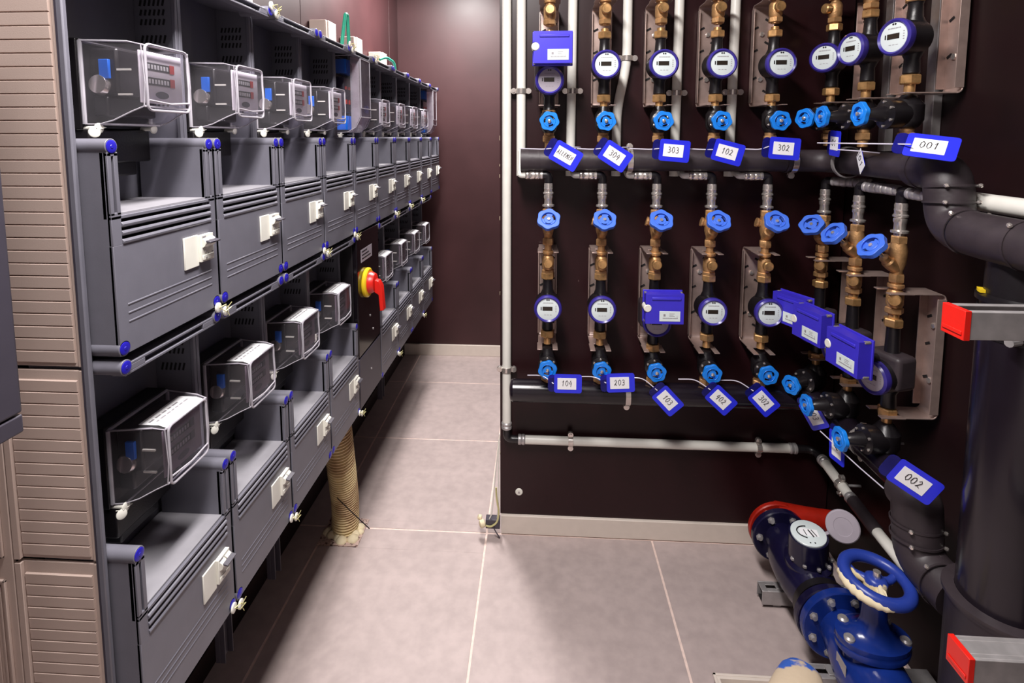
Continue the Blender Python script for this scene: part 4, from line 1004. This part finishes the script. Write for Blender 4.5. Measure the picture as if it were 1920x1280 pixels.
# rails under the meter
for k, (x0, x1, y, lb) in enumerate(((.702, 1.03, 1.61, 'galvanised slotted rail on the floor under the dark water meter'), (.70, 1.03, 1.335, 'galvanised slotted rail on the floor under the blue gate valve'))):
    t = thing('floor_rail', lb, 'rail', (0, y, .012 if k == 0 else .02), group='slotted floor rails')
    g = G(); zt = .045
    g.box(x0, x1, -.0205, -.018, 0, zt); g.box(x0, x1, .018, .0205, 0, zt); 
    segs = [x0, x0 + .018, x0 + .075, x0 + .10, x0 + .155, x1]
    for j in range(5):
        if j in (1, 3): g.box(segs[j], segs[j + 1], -.018, -.006, zt - .0025, zt); g.box(segs[j], segs[j + 1], .006, .018, zt - .0025, zt)
        else: g.box(segs[j], segs[j + 1], -.018, .018, zt - .0025, zt)
    g.build('channel', 'zinc', t, bevel=.0008)
    g = G()
    for xx in (x0 + .05, .80, .98): g.box(xx - .012, xx + .012, -.012, .012, -t.location.z, 0)
    g.build('foot', 'zinc', t)
    g = G(); g.box(x0 + .004, x1 - .004, -.017, .017, .002, .004); g.build('channel_floor', 'hole', t)
for yy, xx in ((1.61, .788), (1.335, PX)):
    t = thing('pipe_support', f'steel support block carrying the {"dark water meter" if yy > 1.5 else "blue gate valve"} on its rail', 'support', (xx, yy, .057 if yy > 1.5 else .065))
    g = G(); g.box(-.02, .02, -.012, .012, 0, .055); g.box(-.04, .04, -.014, .014, 0, .005); g.build('block', 'zinc', t, bevel=.001)
t = thing('cream_tray', 'cream open plastic tray on the floor at the bottom edge', 'tray', (.535, 1.265, 0))
g = G()
for a in ((-.055, .16, .062, .070), (-.055, .16, -.10, -.092)): g.box(a[0], a[1], a[2], a[3], 0, .035)
g.box(-.055, -.047, -.092, .062, 0, .035); g.box(.152, .16, -.092, .062, 0, .035); g.box(-.047, .152, -.092, .062, 0, .004)
g.box(-.063, .168, .070, .076, .031, .036); g.box(-.063, -.055, -.10, .076, .031, .036)
g.build('tray_body', 'skirt', t, bevel=.001)
t = thing('spare_handwheel_cover', 'blunt blue lever end coated with dried cream plaster at the bottom edge', 'lever', (.555, 1.06, .330))
g = G(); q = Matrix.Rotation(R(-38), 4, 'Z') @ Matrix.Rotation(R(-12), 4, 'X'); g.m = q @ Matrix.Diagonal((1, 1, .55, 1))
prof = [(.004, .052), (.020, .047), (.034, .034), (.042, .012), (.045, -.02), (.046, -.08), (.044, -.16), (.004, -.165)]
g.lathe(prof, (0, 0, 0), (0, 1, 0), n=28); g.build('lever_end', 'lever', t, ang=60)
g = G(); g.box(.02, .05, -.16, -.13, -.12, -.01); g.build('lever_post', 'bluep', t)

# ---------------------------------------------------------------- flex socket hanging at the board corner
t = thing('junction_box', 'small grey junction box with loose cables at the foot of the board', 'junction box', (-.168, 1.845, .048))
g = G(); g.box(-.018, .034, -.012, .018, -.012, .022); g.build('box', 'dgrey', t, bevel=.002)
g = G(); g.lathe([(.008, 0), (.014, .004), (.014, .018), (.008, .022)], (-.020, -.006, .008), (-1, -.4, -.2), n=14); g.lathe([(.006, 0), (.010, .004), (.008, .014)], (-.034, .004, .018), (-1, -.2, .4), n=12)
g.build('cable_gland', 'dust', t)
g = G(); g.tube(fillet([(-.02, -.01, .0), (.0, -.016, -.002), (.024, -.012, .012), (.032, -.008, .05), (.022, -.004, .10), (.020, 0, .14)], .02), .0035, 8)
g.build('yellow_cable', 'ywire', t)
g = G(); g.tube(fillet([(-.005, -.005, .02), (.004, -.006, .04), (.010, -.004, .10), (.018, 0, .20), (.030, .01, .32)], .03), .0022, 8); g.tube(fillet([(.024, 0, .02), (.03, .0, .10), (.028, 0, .20), (.032, .01, .34)], .03), .002, 8); g.build('white_cable', 'white', t)
g = G(); g.tube(fillet([(.01, -.012, -.004), (.02, -.016, -.02), (.034, -.014, -.044)], .02), .0022, 8); g.build('grey_cable', 'dgrey', t)
